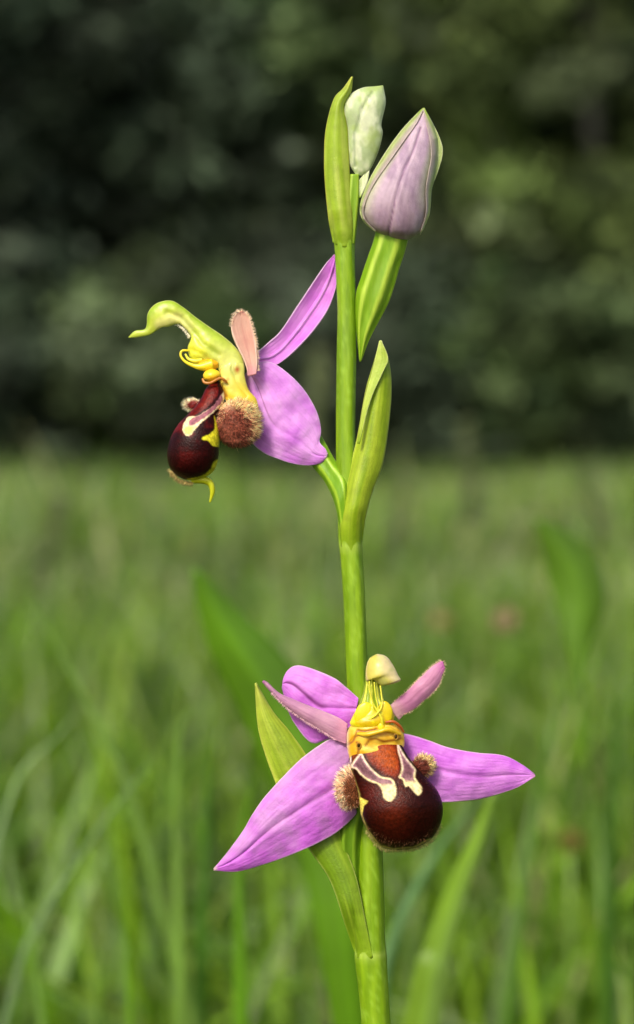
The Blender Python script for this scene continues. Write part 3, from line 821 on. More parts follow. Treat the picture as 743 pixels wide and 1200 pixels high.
fl1 = loft('flower', [(400, 628), (392, 590), (380, 564), (362, 541), (340, 500), (318, 465), (300, 445), (290, 436)],
           [(408, 612), (407, 560), (392, 538), (378, 513), (356, 480), (334, 450), (312, 432), (294, 424)],
           lambda t: -5 + 30 * np.sin(np.clip(t - .12, 0, 1) * 2.8), ovcol((104, 150, 14), (160, 194, 50), 6, 3), M_green, orchid, 60, 60, 0.8, 0.8, disp=ribd(6, 1.0))
fl1['label'] = 'upper open flower turned to the left, with a dark bulging lip'

# upper sepal pointing up right to the stem
sheet('sepal', c1([(462, 352), (500, 318), (540, 280), (600, 190), (660, 100), (695, 50), (716, 27), (722, 25)]),
      c1([(462, 392), (530, 391), (620, 312), (690, 222), (722, 145), (731, 80), (729, 45), (724, 26)]),
      petdep(14, 20, 6, 1.0, 1, -2.5, 0.55), petcol((216, 112, 228), (236, 158, 242), (232, 196, 232), (240, 190, 240), 0.58, 0.035, 0.6, 5, 1, (196, 120, 190), 0.05, 0.04, 0.4), M_petal, fl1, 100, 50)
# broad lower sepal facing us
sheet('sepal', c1([(418, 430), (422, 520), (440, 640), (480, 685), (530, 707), (575, 722), (625, 729), (670, 722), (693, 705)]),
      c1([(440, 395), (500, 384), (560, 418), (620, 480), (660, 550), (674, 610), (670, 650), (690, 675), (697, 692)]),
      petdep(2, 6, -9, 1.6, 2, 1.2, 0.42, -3), petcol((216, 122, 234), (240, 176, 248), (236, 206, 238), (140, 80, 130), 0.42, 0.012, 0.75, 6, 2, (236, 206, 222), 0.04, 0.02, 0.5, (208, 170, 200), (0.0, 0.55)), M_petal, fl1, 110, 80)
# narrow erect petal
sheet('petal', c1([(430, 432), (425, 400), (412, 366), (392, 325), (377, 285), (374, 255), (385, 228), (408, 213)]),
      c1([(458, 425), (461, 390), (459, 345), (452, 300), (443, 262), (433, 232), (412, 213)]),
      petdep(-22, -16, 4, .5, 3), petcol((220, 162, 146), (236, 192, 172), (244, 214, 196), (190, 110, 110), .5, .08, .3, 4, 3, (226, 150, 140), 0.1, 0.06, .5, (226, 150, 170)), M_petal, fl1, 50, 24, 2.2)
hp, hn, ht = along(c1([(462, 410), (461, 380), (459, 345), (452, 300), (443, 262), (433, 232), (410, 213), (385, 228), (376, 262)]), 260, 0.5, 5)
hairs('fuzz', np.column_stack([hp, np.full(260, -19.0)]), np.column_stack([(hp - np.array([285.5, 400])) / [8, 40] + RNG.normal(0, .35, (260, 2)), RNG.normal(-.3, .4, 260)]), RNG.uniform(2.5, 5, 260), 0.3,
      np.tile(lin((240, 220, 196)), (260, 1)), fl1, seed=1)

# column with its beak
def colcol(px, py, a, t):
    c = np.broadcast_to(lin((184, 198, 70)), px.shape + (3,))
    c = mix(c, np.broadcast_to(lin((146, 174, 34)), c.shape), 0.9 * sstep(0.2, 0.9, np.cos(a)) * (1 - sstep(0.55, 0.9, t)))
    c = mix(c, np.broadcast_to(lin((234, 230, 140)), c.shape), 0.9 * np.exp(-(segdist(px, py, c8([(200, 205), (235, 185), (280, 180), (330, 225)])) / 7.5) ** 4))
    cx, cy = 140 + 370 / 4.128, 330 + 335 / 4.128
    c = mix(c, np.broadcast_to(lin((232, 224, 50)), c.shape), 0.75 * np.exp(-(((px - cx) / 14) ** 2 + ((py - cy) / 14) ** 2)))
    cx, cy = 140 + 520 / 4.128, 330 + 400 / 4.128
    c = mix(c, np.broadcast_to(lin((226, 226, 130)), c.shape), 0.9 * np.exp(-(((px - cx) / 18) ** 2 + ((py - cy) / 18) ** 2)))
    cx, cy = 140 + 572 / 4.128, 330 + 427 / 4.128
    c = mix(c, np.broadcast_to(lin((178, 70, 20)), c.shape), 0.9 * np.exp(-(((px - cx) / 3.4) ** 2 + ((py - cy) / 4) ** 2)))
    c = mix(c, np.broadcast_to(lin((126, 156, 36)), c.shape), .45 * np.exp(-(segdist(px, py, c8([(300, 175), (350, 230), (400, 300), (470, 340)])) / 3.0) ** 2))  # shading of the fold, painted in darker green
    c = mix(c, np.broadcast_to(lin((214, 214, 130)), c.shape), .6 * sstep(.93, 1, np.cos(a)))  # pale highlight painted along the top edge
    return c * (0.88 + 0.24 * fbm(px * .25, py * .25, 7))[..., None]
loft('column', c8([(43, 268), (75, 238), (120, 231), (132, 205), (138, 150), (180, 105), (250, 92), (310, 125), (360, 165), (430, 215), (490, 255), (550, 305), (590, 355), (605, 410), (600, 475), (575, 500)]),
     c8([(45, 272), (90, 269), (145, 258), (178, 238), (205, 222), (235, 218), (275, 205), (300, 210), (345, 265), (330, 320), (345, 372), (400, 388), (465, 405), (485, 450), (515, 485), (545, 500)]),
     lambda t: -6 - 8 * t, colcol, M_yellow, fl1, 160, 56, 0.5, 0.5,
     disp=lambda px, py, a, t: 1.6 * (fbm(px * .1, py * .1, 3) - .5) - 2.2 * np.exp(-(segdist(px, py, c8([(230, 150), (300, 175), (350, 230), (400, 300), (480, 355)])) / 3.0) ** 2) - 1.6 * np.exp(-(segdist(px, py, c8([(345, 330), (400, 350), (450, 395)])) / 2.2) ** 2))
hp, hn, ht = along(c8([(280, 205), (300, 215), (330, 250), (345, 270)]), 120, 0.8, 6)
hairs('fuzz', np.column_stack([hp, np.full(120, -8.0)]), np.column_stack([-np.abs(hn[:, :1]), np.abs(hn[:, 1:])]) [:, [0, 1]].tolist() and np.column_stack([-0.7 + RNG.normal(0, .3, 120), 0.6 + RNG.normal(0, .3, 120), RNG.normal(-.2, .4, 120)]),
      RNG.uniform(2, 4, 120), 0.3, np.tile(lin((245, 240, 225)), (120, 1)), fl1, seed=2)
# pollinia
Yc = (240, 214, 40)
tube('pollinium', [(*c8([(450, 400)])[0], -18), (*c8([(385, 412)])[0], -20), (*c8([(325, 392)])[0], -20), (*c8([(297, 360)])[0], -19), (*c8([(303, 335)])[0], -18), (*c8([(335, 333)])[0], -17)],
     [6.5, 5.0, 2.4, 1.6, 1.4, 1.2], Yc, M_yellow, fl1)
tube('pollinium', [(*c8([(400, 378)])[0], -16), (*c8([(370, 384)])[0], -17), (*c8([(335, 375)])[0], -16), (*c8([(318, 350)])[0], -15)],
     [3, 2.6, 1.8, 1.2], (226, 216, 60), M_yellow, fl1)
blob('anther_cell', (*c8([(432, 402)])[0], -16), (12, 7, 8), (232, 168, 16), M_yellow, fl1, 3)
def knobcol(px, py, x, y):
    c = np.broadcast_to(lin((236, 200, 40)), px.shape + (3,))
    return mix(c, np.broadcast_to(lin((190, 110, 20)), c.shape), 0.8 * np.exp(-((y * 1.0 - 0.45 + 0.4 * x) / .18) ** 2))
blob('stigma', (*c8([(446, 455)])[0], -20), (10, 8, 9), knobcol, M_yellow, fl1, 4)
tube('stigma_rim', [(*c8([(402, 470)])[0], -27), (*c8([(412, 488)])[0], -29), (*c8([(440, 490)])[0], -30), (*c8([(485, 468)])[0], -28), (*c8([(510, 478)])[0], -26), (*c8([(520, 490)])[0], -24)],
     [1.4, 1.8, 1.6, 1.4, 1.8, 1.2], (176, 112, 40), M_yellow, fl1, 40, 10)
# yellow throat between column and lip
def throat(px, py, a, t):
    c = mix(np.broadcast_to(lin((204, 208, 104)), px.shape + (3,)), np.broadcast_to(lin((216, 194, 56)), px.shape + (3,)), sstep(0.25, 0.7, t))
    c = mix(c, np.broadcast_to(lin((196, 128, 40)), c.shape), 0.6 * np.exp(-(segdist(px, py, c5([(412, 170), (405, 230), (440, 250), (465, 235)])) / 1.8) ** 2))
    c = mix(c, np.broadcast_to(lin((178, 70, 20)), c.shape), 0.9 * np.exp(-(((px - 278) / 3.2) ** 2 + ((py - 433) / 4) ** 2)))
    return mix(c, np.broadcast_to(lin((140, 60, 20)), c.shape), 0.8 * np.exp(-(segdist(px, py, c5([(400, 250), (430, 300), (450, 340)])) / 2.6) ** 2))
loft('throat', c5([(470, 90), (420, 150), (408, 215), (410, 280), (428, 335), (470, 400)]), c5([(500, 88), (560, 140), (568, 220), (592, 300), (640, 360), (655, 430)]),
     lambda t: -15 - 2 * t, throat, M_yellow, fl1, 90, 80, 0.42, 0.5,
     disp=lambda px, py, a, t: 1.6 * (fbm(px * .12, py * .08, 52) - .5) - 1.6 * np.exp(-(segdist(px, py, c5([(500, 100), (490, 180), (520, 260), (580, 340)])) / 2.0) ** 2) - 1.2 * np.exp(-(segdist(px, py, c5([(400, 250), (430, 300), (450, 340)])) / 2) ** 2))

def paint(base_fn, layers):
    def f(px, py, a, t):
        c = base_fn(px, py, a, t)
        for poly, colr, soft, amt in layers:
            if len(poly) > 6:
                q = list(poly); poly = crv(q[-2:] + q + q[:3], 12 * (len(q) + 5), False)[24:-24]
            jx = (vnoise(px * 0.7, py * 0.7, 71) - .5) * 0.8
            c = mix(c, np.broadcast_to(lin(colr), c.shape), amt * (1 - sstep(-soft * 1.25, soft * 1.25, sdpoly(px + jx, py + jx, poly))))
        return c
    return f
def lipbase1(px, py, a, t):
    c = np.broadcast_to(lin((36, 4, 5)), px.shape + (3,))
    c = mix(c, np.broadcast_to(lin((96, 16, 14)), c.shape), sstep(0.4, 0.75, fbm(px * 0.06, py * 0.06, 21)) * (1 - sstep(.5, .8, t)))
    return c
lip1 = paint(lipbase1, [
    (c5([(400, 735), (372, 755), (352, 800), (300, 838), (200, 862), (300, 890), (430, 840), (420, 740)]), (206, 196, 44), 1.2, 1),
    (c5([(378, 465), (398, 520), (425, 560), (420, 648), (370, 650), (340, 620), (303, 610), (312, 592), (350, 575), (380, 540)]), (220, 208, 44), 0.9, 1),
    (c5([(365, 255), (330, 298), (300, 360), (252, 418), (222, 462), (262, 454), (332, 412), (378, 362), (402, 320), (390, 250)]), (94, 14, 8), 1.0, 1),
    (c5([(350, 330), (320, 370), (290, 410), (320, 400), (355, 365)]), (126, 32, 12), 3.0, .7),
    (c5([(445, 300), (416, 345), (382, 396), (322, 436), (272, 464), (218, 468), (190, 506), (180, 550), (204, 588), (236, 578), (268, 534), (312, 492), (362, 452), (402, 414), (440, 380), (460, 330)]), (226, 206, 164), 0.7, 1),
    (c5([(200, 530), (188, 552), (206, 582), (234, 572), (262, 532), (240, 528)]), (232, 214, 110), 1.4, 1),
    (c5([(418, 336), (374, 398), (304, 448), (240, 480), (218, 508), (236, 526), (272, 504), (332, 466), (388, 418), (428, 372)]), (150, 92, 104), 0.8, 1),
])
loft('lip', c5([(372, 248), (330, 285), (298, 348), (252, 410), (208, 458), (150, 520), (105, 600), (84, 690), (94, 770), (130, 822), (190, 858), (240, 866)]),
     c5([(395, 235), (432, 300), (440, 360), (412, 420), (392, 468), (402, 530), (410, 600), (407, 670), (400, 740), (372, 808), (310, 852), (262, 866)]),
     lambda t: -16 - 10 * np.sin(math.pi * t), lip1, M_lip, fl1, 260, 220, lambda t: 0.75 + 0.1 * t, 0.8)
tube('lip_tip', [(*c5([(240, 858)])[0], -18), (*c5([(310, 862)])[0], -20), (*c5([(352, 884)])[0], -20), (*c5([(366, 935)])[0], -20), (*c5([(350, 1002)])[0], -19)],
     [5, 4.8, 4.0, 2.8, 1.0], (192, 196, 30), M_yellow, fl1)
hp, hn, ht = along(c5([(105, 800), (130, 835), (180, 870), (240, 880)]), 420, 1.2, 7)
hairs('fuzz', np.column_stack([hp, RNG.uniform(-26, -10, 420)]), np.column_stack([RNG.normal(-.25, .4, 420), 0.8 + RNG.normal(0, .3, 420), RNG.normal(-.2, .4, 420)]),
      RNG.uniform(2, 5.5, 420), 0.32, lin((206, 184, 120)) * RNG.uniform(.7, 1.2, (420, 1)), fl1, seed=3)

# hairy side lobes
def lobe(parent, c, r, root, n, hl, cin, crim, seed, label=None, hr=0.28, rimf=0.72, out=(0, 0)):
    def bc(px, py, x, y):
        q = np.hypot(x, y) * .75 + .45 * (x * out[0] + y * out[1]) + .1
        return mix(np.broadcast_to(lin(cin) * .8, px.shape + (3,)), np.broadcast_to(lin(crim), px.shape + (3,)), sstep(rimf, 1.0, q))
    o = blob('side_lobe', c, r, bc, M_lip, parent, seed, 30, 0.2)
    if label: o['label'] = label
    rr = np.random.default_rng(seed)
    u = rr.normal(size=(n, 3)); u /= np.linalg.norm(u, axis=1)[:, None]; u[:, 2] = -np.abs(u[:, 2]) * np.where(rr.uniform(size=n) < .85, 1, -1)
    pos = np.array(c) + u * np.array(r) * 0.97
    away = pos - np.array(root); away /= np.linalg.norm(away, axis=1)[:, None]
    q = np.hypot(u[:, 0], u[:, 1])
    sw = (vnoise(u[:, 0] * 3.5 + 9, u[:, 1] * 3.5 + 9, seed + 5) - .5)[:, None] * 1.6
    dr = u * (0.25 + 0.7 * q[:, None] ** 3) + away * 0.95 + np.column_stack([-away[:, 1], away[:, 0], 0 * q]) * sw + rr.normal(0, .27, (n, 3))
    clump = vnoise(u[:, 0] * 9 + 9, u[:, 1] * 9 + 9, seed)
    q = q * .75 + .45 * (u[:, 0] * out[0] + u[:, 1] * out[1]) + .1
    m = sstep(rimf - .06, rimf + .3, q + 0.35 * (clump - .5) + rr.normal(0, .1, n))
    col = lin(cin)[None] * (1 - m[:, None]) + lin(crim)[None] * m[:, None]
    col = col * (rr.uniform(.25, 1.9, (n, 1)) ** 1.3)
    hairs('fuzz', pos, dr, rr.uniform(.35, 1.35, n) * hl * (0.8 + .35 * m), hr, col, parent, .25, seed)
    return o
lobe(fl1, (*c5([(522, 508)])[0], -22), (24.5, 26, 15), (*c5([(410, 440)])[0], -14), 5200, 7.0, (152, 86, 68), (228, 192, 148), 11, hr=.34, rimf=.60, out=(.6, -.75))
lobe(fl1, (*c5([(246, 396)])[0], -2), (10.5, 6.5, 7), (*c5([(300, 380)])[0], -6), 700, 4.2, (130, 40, 40), (232, 220, 180), 12, rimf=.5, hr=.22)

# ---------- lower flower (facing us)
c4 = lambda pts: cmap((380, 760), 4.953, pts)
c3 = lambda pts: cmap((240, 750), 1.8575, pts)
c7 = lambda pts: cmap((240, 780), 2.858, pts)

fl2 = loft('flower', [(414, 1108), (405, 1060), (398, 1010), (397, 975), (402, 940), (412, 905), (424, 880)],
           [(424, 1108), (424, 1060), (422, 1010), (424, 975), (434, 940), (444, 905), (448, 880)],
           lambda t: 4 - 26 * t, ovcol((84, 122, 12), (124, 160, 36), 6, 6), M_green, orchid, 60, 60, 0.8, 0.8, disp=ribd(6, 1.2))
fl2['label'] = 'lower open flower facing the viewer, with a bee like brown lip'

# dorsal sepal, upper left, behind
sheet('sepal', c7([(515, 110), (470, 70), (430, 40), (350, 8), (305, 1), (276, 18), (262, 50)]),
      c7([(500, 190), (460, 225), (400, 250), (358, 258), (318, 218), (284, 160), (260, 75)]),
      petdep(-22, -8, -7, 1.6, 5, 2.0, 0.45), petcol((206, 96, 222), (232, 148, 240), (232, 190, 228), (128, 50, 120), 0.42, 0.035, 0.75, 6, 5, None, .05, .03, .4, None, (.3, 1.1)), M_petal, fl2, 90, 70)
# left narrow petal
sheet('petal', c7([(478, 195), (440, 172), (360, 141), (300, 117), (250, 94), (215, 62), (196, 51)]),
      c7([(474, 262), (440, 248), (385, 214), (330, 181), (270, 136), (225, 90), (194, 53)]),
      petdep(-34, -26, -7, .8, 6), petcol((196, 138, 178), (216, 164, 190), (226, 184, 200), (150, 80, 130), .5, .06, .3, 4, 6, (190, 100, 170), .06, .07, .7, (230, 160, 190)), M_petal, fl2, 80, 30, 2.2)
# left sepal
sheet('sepal', c7([(480, 215), (440, 232), (340, 298), (265, 370), (200, 442), (160, 500), (130, 552), (80, 620), (31, 680)]),
      c7([(490, 480), (505, 497), (445, 555), (385, 590), (330, 616), (265, 642), (200, 664), (110, 688), (30, 685)]),
      petdep(-26, -34, -10, 1.8, 7, 2.4, 0.5, -4), petcol((218, 112, 234), (216, 154, 222), (236, 204, 226), (140, 70, 140), .5, .02, .6, 7, 7, (226, 214, 180), .035, .022, .1, (196, 150, 200), (0.0, 1.0)), M_petal, fl2, 130, 90)
# right narrow petal
sheet('petal', c4([(375, 335), (430, 290), (480, 250), (525, 205), (570, 160), (620, 110), (660, 82), (688, 74)]),
      c4([(432, 415), (458, 385), (480, 372), (525, 345), (565, 308), (620, 262), (665, 205), (698, 110)]),
      petdep(-34, -36, -6, .6, 8), petcol((196, 122, 170), (220, 154, 190), (228, 190, 190), (160, 84, 120), .5, .06, .35, 4, 8, (200, 96, 176), .2, .06, .5, (224, 186, 180)), M_petal, fl2, 70, 28, 2.2)
# right sepal
sheet('sepal', c3([(400, 200), (440, 205), (485, 218), (530, 234), (590, 245), (650, 252), (690, 272), (718, 293)]),
      c3([(440, 345), (470, 352), (520, 353), (560, 350), (600, 345), (645, 333), (685, 318), (719, 296)]),
      petdep(-22, -34, -8, 1.6, 9, 1.6, .5, 3), petcol((208, 104, 228), (230, 150, 240), (234, 190, 224), (132, 70, 130), .52, .03, .55, 7, 9, (206, 150, 180), .05, .03, .8, (180, 110, 190), (.45, 1.0)), M_petal, fl2, 110, 70)
for pts, sd_, col_ in ((c4([(400, 385), (480, 372), (525, 345), (565, 308), (620, 262), (665, 205), (698, 110), (688, 74), (660, 82), (620, 110), (570, 160), (480, 250), (400, 320)]), 21, (232, 206, 178)),
                       (c7([(440, 248), (385, 214), (330, 181), (270, 136), (225, 90)]), 22, (226, 190, 200))):
    hp, hn, ht = along(pts, 320, .4, sd_)
    cen = hp.mean(0)
    sgn = np.where(np.sum(hn * (hp - cen), 1) > 0, 1, -1)[:, None] if sd_ == 21 else -np.sign(hn[:, 1:2]) * -1
    hairs('fuzz', np.column_stack([hp, np.full(320, -36.0)]), np.column_stack([hn * sgn + RNG.normal(0, .35, (320, 2)), RNG.normal(-.3, .4, 320)]),
          RNG.uniform(2, 4, 320), 0.28, np.tile(lin(col_), (320, 1)), fl2, seed=sd_)

# column: ridged green neck and yellow body
def neckcol(px, py, a, t):
    r = 0.5 + 0.5 * np.cos(a * 9)
    g_ = mix(np.broadcast_to(lin((132, 156, 12)), px.shape + (3,)), np.broadcast_to(lin((212, 216, 60)), px.shape + (3,)), sstep(.45, .95, r))
    y_ = mix(np.broadcast_to(lin((222, 206, 16)), px.shape + (3,)), np.broadcast_to(lin((206, 176, 14)), px.shape + (3,)), sstep(.4, .6, fbm(px * .15, py * .15, 3)))
    c = mix(g_, y_, sstep(.36, .6, t))
    return mix(c, np.broadcast_to(lin((236, 226, 130)), c.shape), .7 * np.exp(-(((px - 409) / 4) ** 2 + ((py - 860) / 10) ** 2)))
loft('column', c4([(242, 150), (235, 210), (222, 270), (196, 335), (158, 405), (150, 440), (185, 470), (250, 486)]),
     c4([(322, 150), (332, 230), (348, 300), (388, 340), (404, 385), (400, 420), (370, 450), (300, 486)]),
     lambda t: -42 - 12 * t, neckcol, M_yellow, fl2, 110, 90, lambda t: .75 - .25 * t, 0.6,
     disp=lambda px, py, a, t: 1.2 * np.cos(a * 9) * (1 - sstep(.4, .6, t)) * np.abs(np.sin(a)) + 1.5 * (fbm(px * .12, py * .12, 44) - .5))
# hood over the column
def hoodcol(px, py, a, t):
    c = mix(np.broadcast_to(lin((196, 186, 84)), px.shape + (3,)), np.broadcast_to(lin((206, 190, 140)), px.shape + (3,)), sstep(-.3, .6, -np.cos(a)))
    c = mix(c, np.broadcast_to(lin((180, 184, 110)), c.shape), .5 * sstep(.45, .7, fbm(px * .1, py * .1, 6)))
    return mix(c, np.broadcast_to(lin((234, 214, 160)), c.shape), .7 * sstep(.85, 1, np.abs(np.cos(a))))
loft('column_hood', c4([(298, 34), (262, 58), (245, 100), (240, 150), (246, 187), (282, 180), (326, 212), (345, 217)]),
     c4([(312, 31), (345, 38), (372, 56), (395, 88), (412, 118), (428, 152), (442, 186), (385, 209)]),
     lambda t: -46 - 6 * t, hoodcol, M_yellow, fl2, 60, 56, .85, .8, disp=lambda px, py, a, t: 1.6 * (fbm(px * .09, py * .09, 4) - .5))
for pts, r_ in (([(262, 190, -58), (262, 240, -60), (285, 320, -62), (330, 400, -64), (338, 455, -62)], [1.0, .8, .9, 1.3, 2.2]),
                ([(325, 215, -56), (332, 270, -59), (335, 330, -63), (300, 385, -66), (240, 425, -62)], [1.0, .8, .8, 1.0, 1.4]),
                ([(290, 195, -58), (296, 260, -60), (310, 330, -63), (318, 372, -64)], [.9, .7, .7, .9])):
    tube('pollinium', [(*c4([(x, y)])[0], d) for x, y, d in pts], r_, (216, 210, 50), M_yellow, fl2, 40, 10)
blob('anther_cell', (*c4([(240, 395)])[0], -59), (13, 17, 3.6), (218, 200, 14), M_yellow, fl2, 31)
blob('anther_cell', (*c4([(352, 380)])[0], -58), (9, 15, 3.6), (214, 192, 12), M_yellow, fl2, 32)
blob('anther_cell', (*c4([(330, 455)])[0], -60), (5, 6.5, 5), (240, 214, 30), M_yellow, fl2, 33)
# stigma chamber
def stigcol(px, py, a, t):
    c = mix(np.broadcast_to(lin((236, 196, 70)), px.shape + (3,)), np.broadcast_to(lin((222, 166, 30)), px.shape + (3,)), sstep(.35, .65, fbm(px * .12, py * .12, 8)))
    for pts, w_ in (([(135, 560), (165, 540), (185, 505), (195, 476), (240, 482), (302, 470)], 1.5), ([(352, 432), (400, 424), (440, 450), (462, 484)], 1.6),
                    ([(195, 610), (205, 560), (190, 545)], 1.5), ([(240, 562), (262, 530), (300, 522), (345, 540), (400, 532), (440, 522)], 1.6)):  # the last curve is the cavity's shadow, painted brown
        c = mix(c, np.broadcast_to(lin((128, 56, 12)), c.shape), .85 * np.exp(-(segdist(px, py, c4(pts)) / w_) ** 2))
    return mix(c, np.broadcast_to(lin((240, 214, 190)), c.shape), .8 * np.exp(-((px - 406) / 2.5) ** 2))
loft('stigma', c4([(150, 450), (133, 490), (130, 545), (135, 590), (148, 640), (170, 690)]), c4([(440, 440), (458, 480), (466, 525), (466, 560), (452, 590), (440, 600)]),
     lambda t: -48 - 3 * t, stigcol, M_yellow, fl2, 110, 110, .5, .5,
     disp=lambda px, py, a, t: -2.0 * np.exp(-(segdist(px, py, c4([(135, 560), (185, 505), (195, 476), (240, 482), (302, 470)])) / 1.6) ** 2)
     - 3.5 * np.exp(-(((px - (380 + 330 / 4.953)) / 20) ** 2 + ((py - (760 + 560 / 4.953)) / 5) ** 2)))
tube('stigma_rim', [(*c4([(190, 495)])[0], -62), (*c4([(250, 498)])[0], -67), (*c4([(320, 482)])[0], -69), (*c4([(375, 470)])[0], -67), (*c4([(445, 500)])[0], -60)],
     [1.5, 3.2, 2.4, 3.4, 1.6], (216, 176, 30), M_yellow, fl2, 40, 12)
tube('stigma_rim', [(*c4([(355, 428)])[0], -62), (*c4([(400, 424)])[0], -63), (*c4([(440, 452)])[0], -60), (*c4([(462, 486)])[0], -56)],
     [1.3, 1.8, 1.6, 1.0], (168, 82, 24), M_yellow, fl2, 30, 10)
for (x, y) in ((200, 562), (415, 512)):
    cc = c4([(x, y)])[0]
    a_ = np.linspace(0, 2 * math.pi, 14)
    tube('eye_spot_rim', [(cc[0] + 2.6 * math.cos(q), cc[1] + 3.2 * math.sin(q), -65) for q in a_], .5, (176, 126, 30), M_yellow, fl2, 40, 8)
    blob('eye_spot', (cc[0], cc[1], -64.5), (1.8, 2.3, 1.6), (64, 42, 12), M_lip, fl2, 5, 12)

# the lip
def lipbase2(px, py, a, t):
    c = np.broadcast_to(lin((34, 5, 3)), px.shape + (3,))
    cx, cy = c4([(400, 880)])[0]
    c = mix(c, np.broadcast_to(lin((88, 26, 8)), c.shape), .8 * np.exp(-(((px - cx) / 17) ** 2 + ((py - cy) / 32) ** 2)))
    cx, cy = c4([(290, 830)])[0]
    c = mix(c, np.broadcast_to(lin((86, 18, 8)), c.shape), .6 * np.exp(-(((px - cx) / 16) ** 2 + ((py - cy) / 18) ** 2)))
    c = c * (.8 + .4 * fbm(px * .25, py * .25, 4))[..., None]
    e_ = c4([(150, 690), (205, 850), (214, 960), (252, 1056), (322, 1144), (400, 1164), (520, 1154), (616, 1104)])
    return mix(c, np.broadcast_to(lin((176, 158, 84)), c.shape), .8 * np.exp(-(segdist(px, py, e_) / 1.1) ** 2))
CREAM = (236, 216, 160); LIL = (146, 102, 118); PINK = (222, 188, 182)
lb = c4([(195, 622), (218, 612), (238, 648), (276, 698), (330, 742), (388, 755), (412, 790), (416, 850), (386, 886), (348, 870), (335, 822), (310, 788), (258, 768), (212, 734), (184, 700), (156, 684)])
rb = c4([(424, 550), (440, 572), (472, 628), (512, 678), (532, 708), (527, 748), (567, 812), (546, 852), (518, 828), (490, 797), (472, 802), (455, 762), (433, 747), (450, 700), (440, 640), (428, 600)])
lip2 = paint(lipbase2, [
    (c4([(150, 560), (205, 570), (205, 640), (165, 690)]), (128, 58, 24), 1.5, .9),
    (c4([(140, 560), (152, 600), (160, 660), (156, 700), (130, 700)]), (236, 206, 196), .8, .9),
    (c4([(225, 560), (300, 535), (420, 530), (440, 600), (446, 742), (400, 757), (350, 740), (296, 695), (250, 652)]), (84, 22, 6), 1.2, 1),
    (c4([(236, 566), (300, 545), (412, 540), (430, 600), (434, 724), (400, 742), (358, 728), (308, 688), (264, 648)]), (128, 42, 8), 1.6, 1),
    (c4([(280, 590), (340, 565), (400, 580), (420, 640), (415, 700), (360, 690), (310, 650)]), (160, 70, 16), 3.5, .85),
    (c4([(205, 862), (254, 886), (228, 918), (220, 968), (196, 958)]), (226, 206, 90), .8, 1),
    (lb, CREAM, 1.0, .97), (rb, CREAM, 1.0, .97),
])
def smooth_poly(poly):
    q = list(poly); return crv(q[-2:] + q + q[:3], 12 * (len(q) + 5), False)[24:-24]
lbs, rbs = smooth_poly(lb), smooth_poly(rb)
lip2_plain = lip2
def lip2(px, py, a, t):
    c = lip2_plain(px, py, a, t)
    for poly, ye in ((lbs, 921.0), (rbs, 917.0)):
        d = sdpoly(px, py, poly)
        up = 1 - sstep(ye - 24, ye - 4, py)
        c = mix(c, np.broadcast_to(lin(PINK), c.shape), .7 * up * (1 - sstep(-.6, .4, d)))
        core = (1 - sstep(-2.5, -1.3, d)) * (1 - sstep(ye - 4, ye + 1, py))
        c = mix(c, np.broadcast_to(lin((138, 94, 108)), c.shape), .95 * core)
        c = mix(c, np.broadcast_to(lin((96, 58, 66)), c.shape), .8 * (1 - sstep(-4.4, -2.6, d)) * (1 - sstep(ye - 12, ye - 3, py)))
        c = mix(c, np.broadcast_to(lin((40, 8, 6)), c.shape), .6 * np.exp(-((d - 1.8) / 1.0) ** 2))
    return c
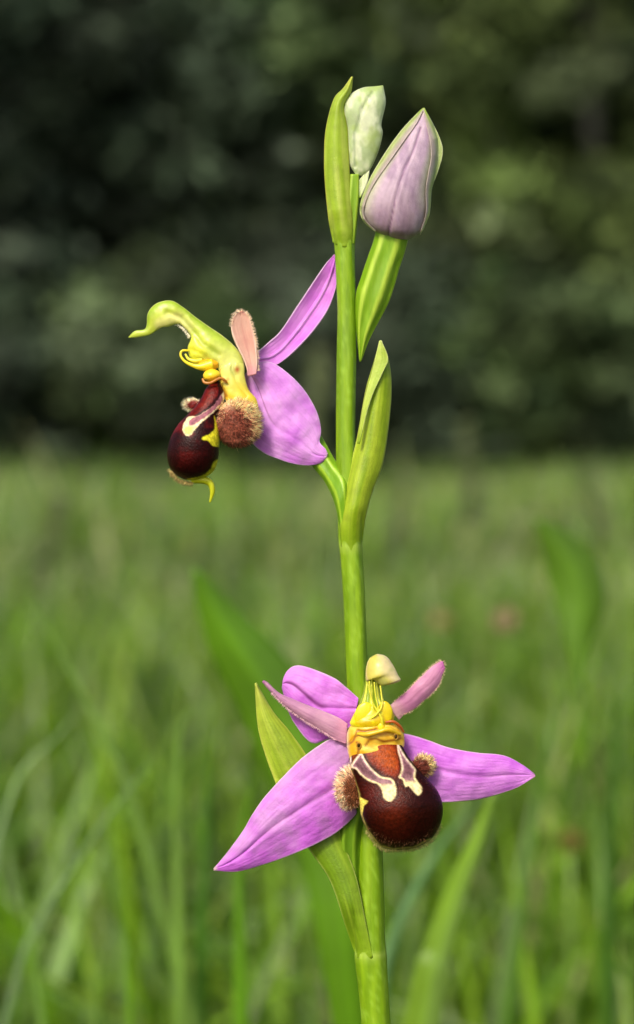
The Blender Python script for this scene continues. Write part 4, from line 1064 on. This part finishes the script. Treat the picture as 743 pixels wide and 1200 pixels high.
loft('lip', c4([(215, 530), (180, 580), (150, 640), (152, 690), (178, 770), (198, 850), (206, 910), (212, 965), (230, 1020), (262, 1075), (300, 1125), (345, 1157), (395, 1170)]),
     c4([(420, 520), (442, 545), (462, 580), (490, 630), (530, 680), (585, 745), (640, 800), (674, 860), (689, 925), (684, 985), (660, 1050), (610, 1115), (530, 1158), (430, 1172)]),
     lambda t: -50 - 12 * np.sin(math.pi * t * .9), lip2, M_lip, fl2, 300, 240, lambda t: .38 + .22 * sstep(.2, .6, t), .5,
     disp=lambda px, py, a, t: 0.8 * (fbm(px * .07, py * .07, 14) - .5) )
hp, hn, ht = along(c4([(250, 1060), (320, 1150), (400, 1168), (520, 1158), (618, 1112), (672, 1020)]), 900, 1.0, 31)
hairs('fuzz', np.column_stack([hp, RNG.uniform(-64, -48, 900)]), np.column_stack([(hp - np.array([457, 950])) / 30 + RNG.normal(0, .4, (900, 2)), RNG.normal(-.3, .4, 900)]),
      RNG.uniform(1.5, 4.5, 900), .3, lin((190, 180, 110)) * RNG.uniform(.4, 1.2, (900, 1)), fl2, seed=32)
rv = np.random.default_rng(77)
vx = rv.uniform(425, 517, 1600); vy = rv.uniform(905, 992, 1600)
qx = (vx - 470) / 48; qy = (vy - 948) / 46; kk = (qx ** 2 + qy ** 2 < .92) & (rv.uniform(size=1600) < .25 + .75 * sstep(.1, .9, qy))
vx, vy, qx, qy = vx[kk], vy[kk], qx[kk], qy[kk]
hairs('fuzz', np.column_stack([vx, vy, -56 - 24 * np.sqrt(1 - qx ** 2 * .9 - qy ** 2 * .0 * .9) * (1 - .25 * qy ** 2)]), np.column_stack([qx + rv.normal(0, .2, len(vx)), qy + .4 + rv.normal(0, .2, len(vx)), -.9 + 0 * qx]),
      rv.uniform(2.5, 6, len(vx)), .2, lin((128, 84, 54)) * rv.uniform(.3, 1.1, (len(vx), 1)), fl2, seed=78)
lobe(fl2, (*c4([(148, 812)])[0], -52), (14, 23, 12), (*c4([(230, 820)])[0], -50), 2600, 6.0, (134, 80, 50), (230, 192, 162), 41, rimf=.5, hr=.36, out=(-.95, -.3))
lobe(fl2, (*c4([(575, 680)])[0], -44), (12.5, 12, 9), (*c4([(500, 720)])[0], -46), 1100, 4.6, (120, 60, 48), (218, 190, 140), 42, rimf=.6, hr=.34, out=(.8, -.5))
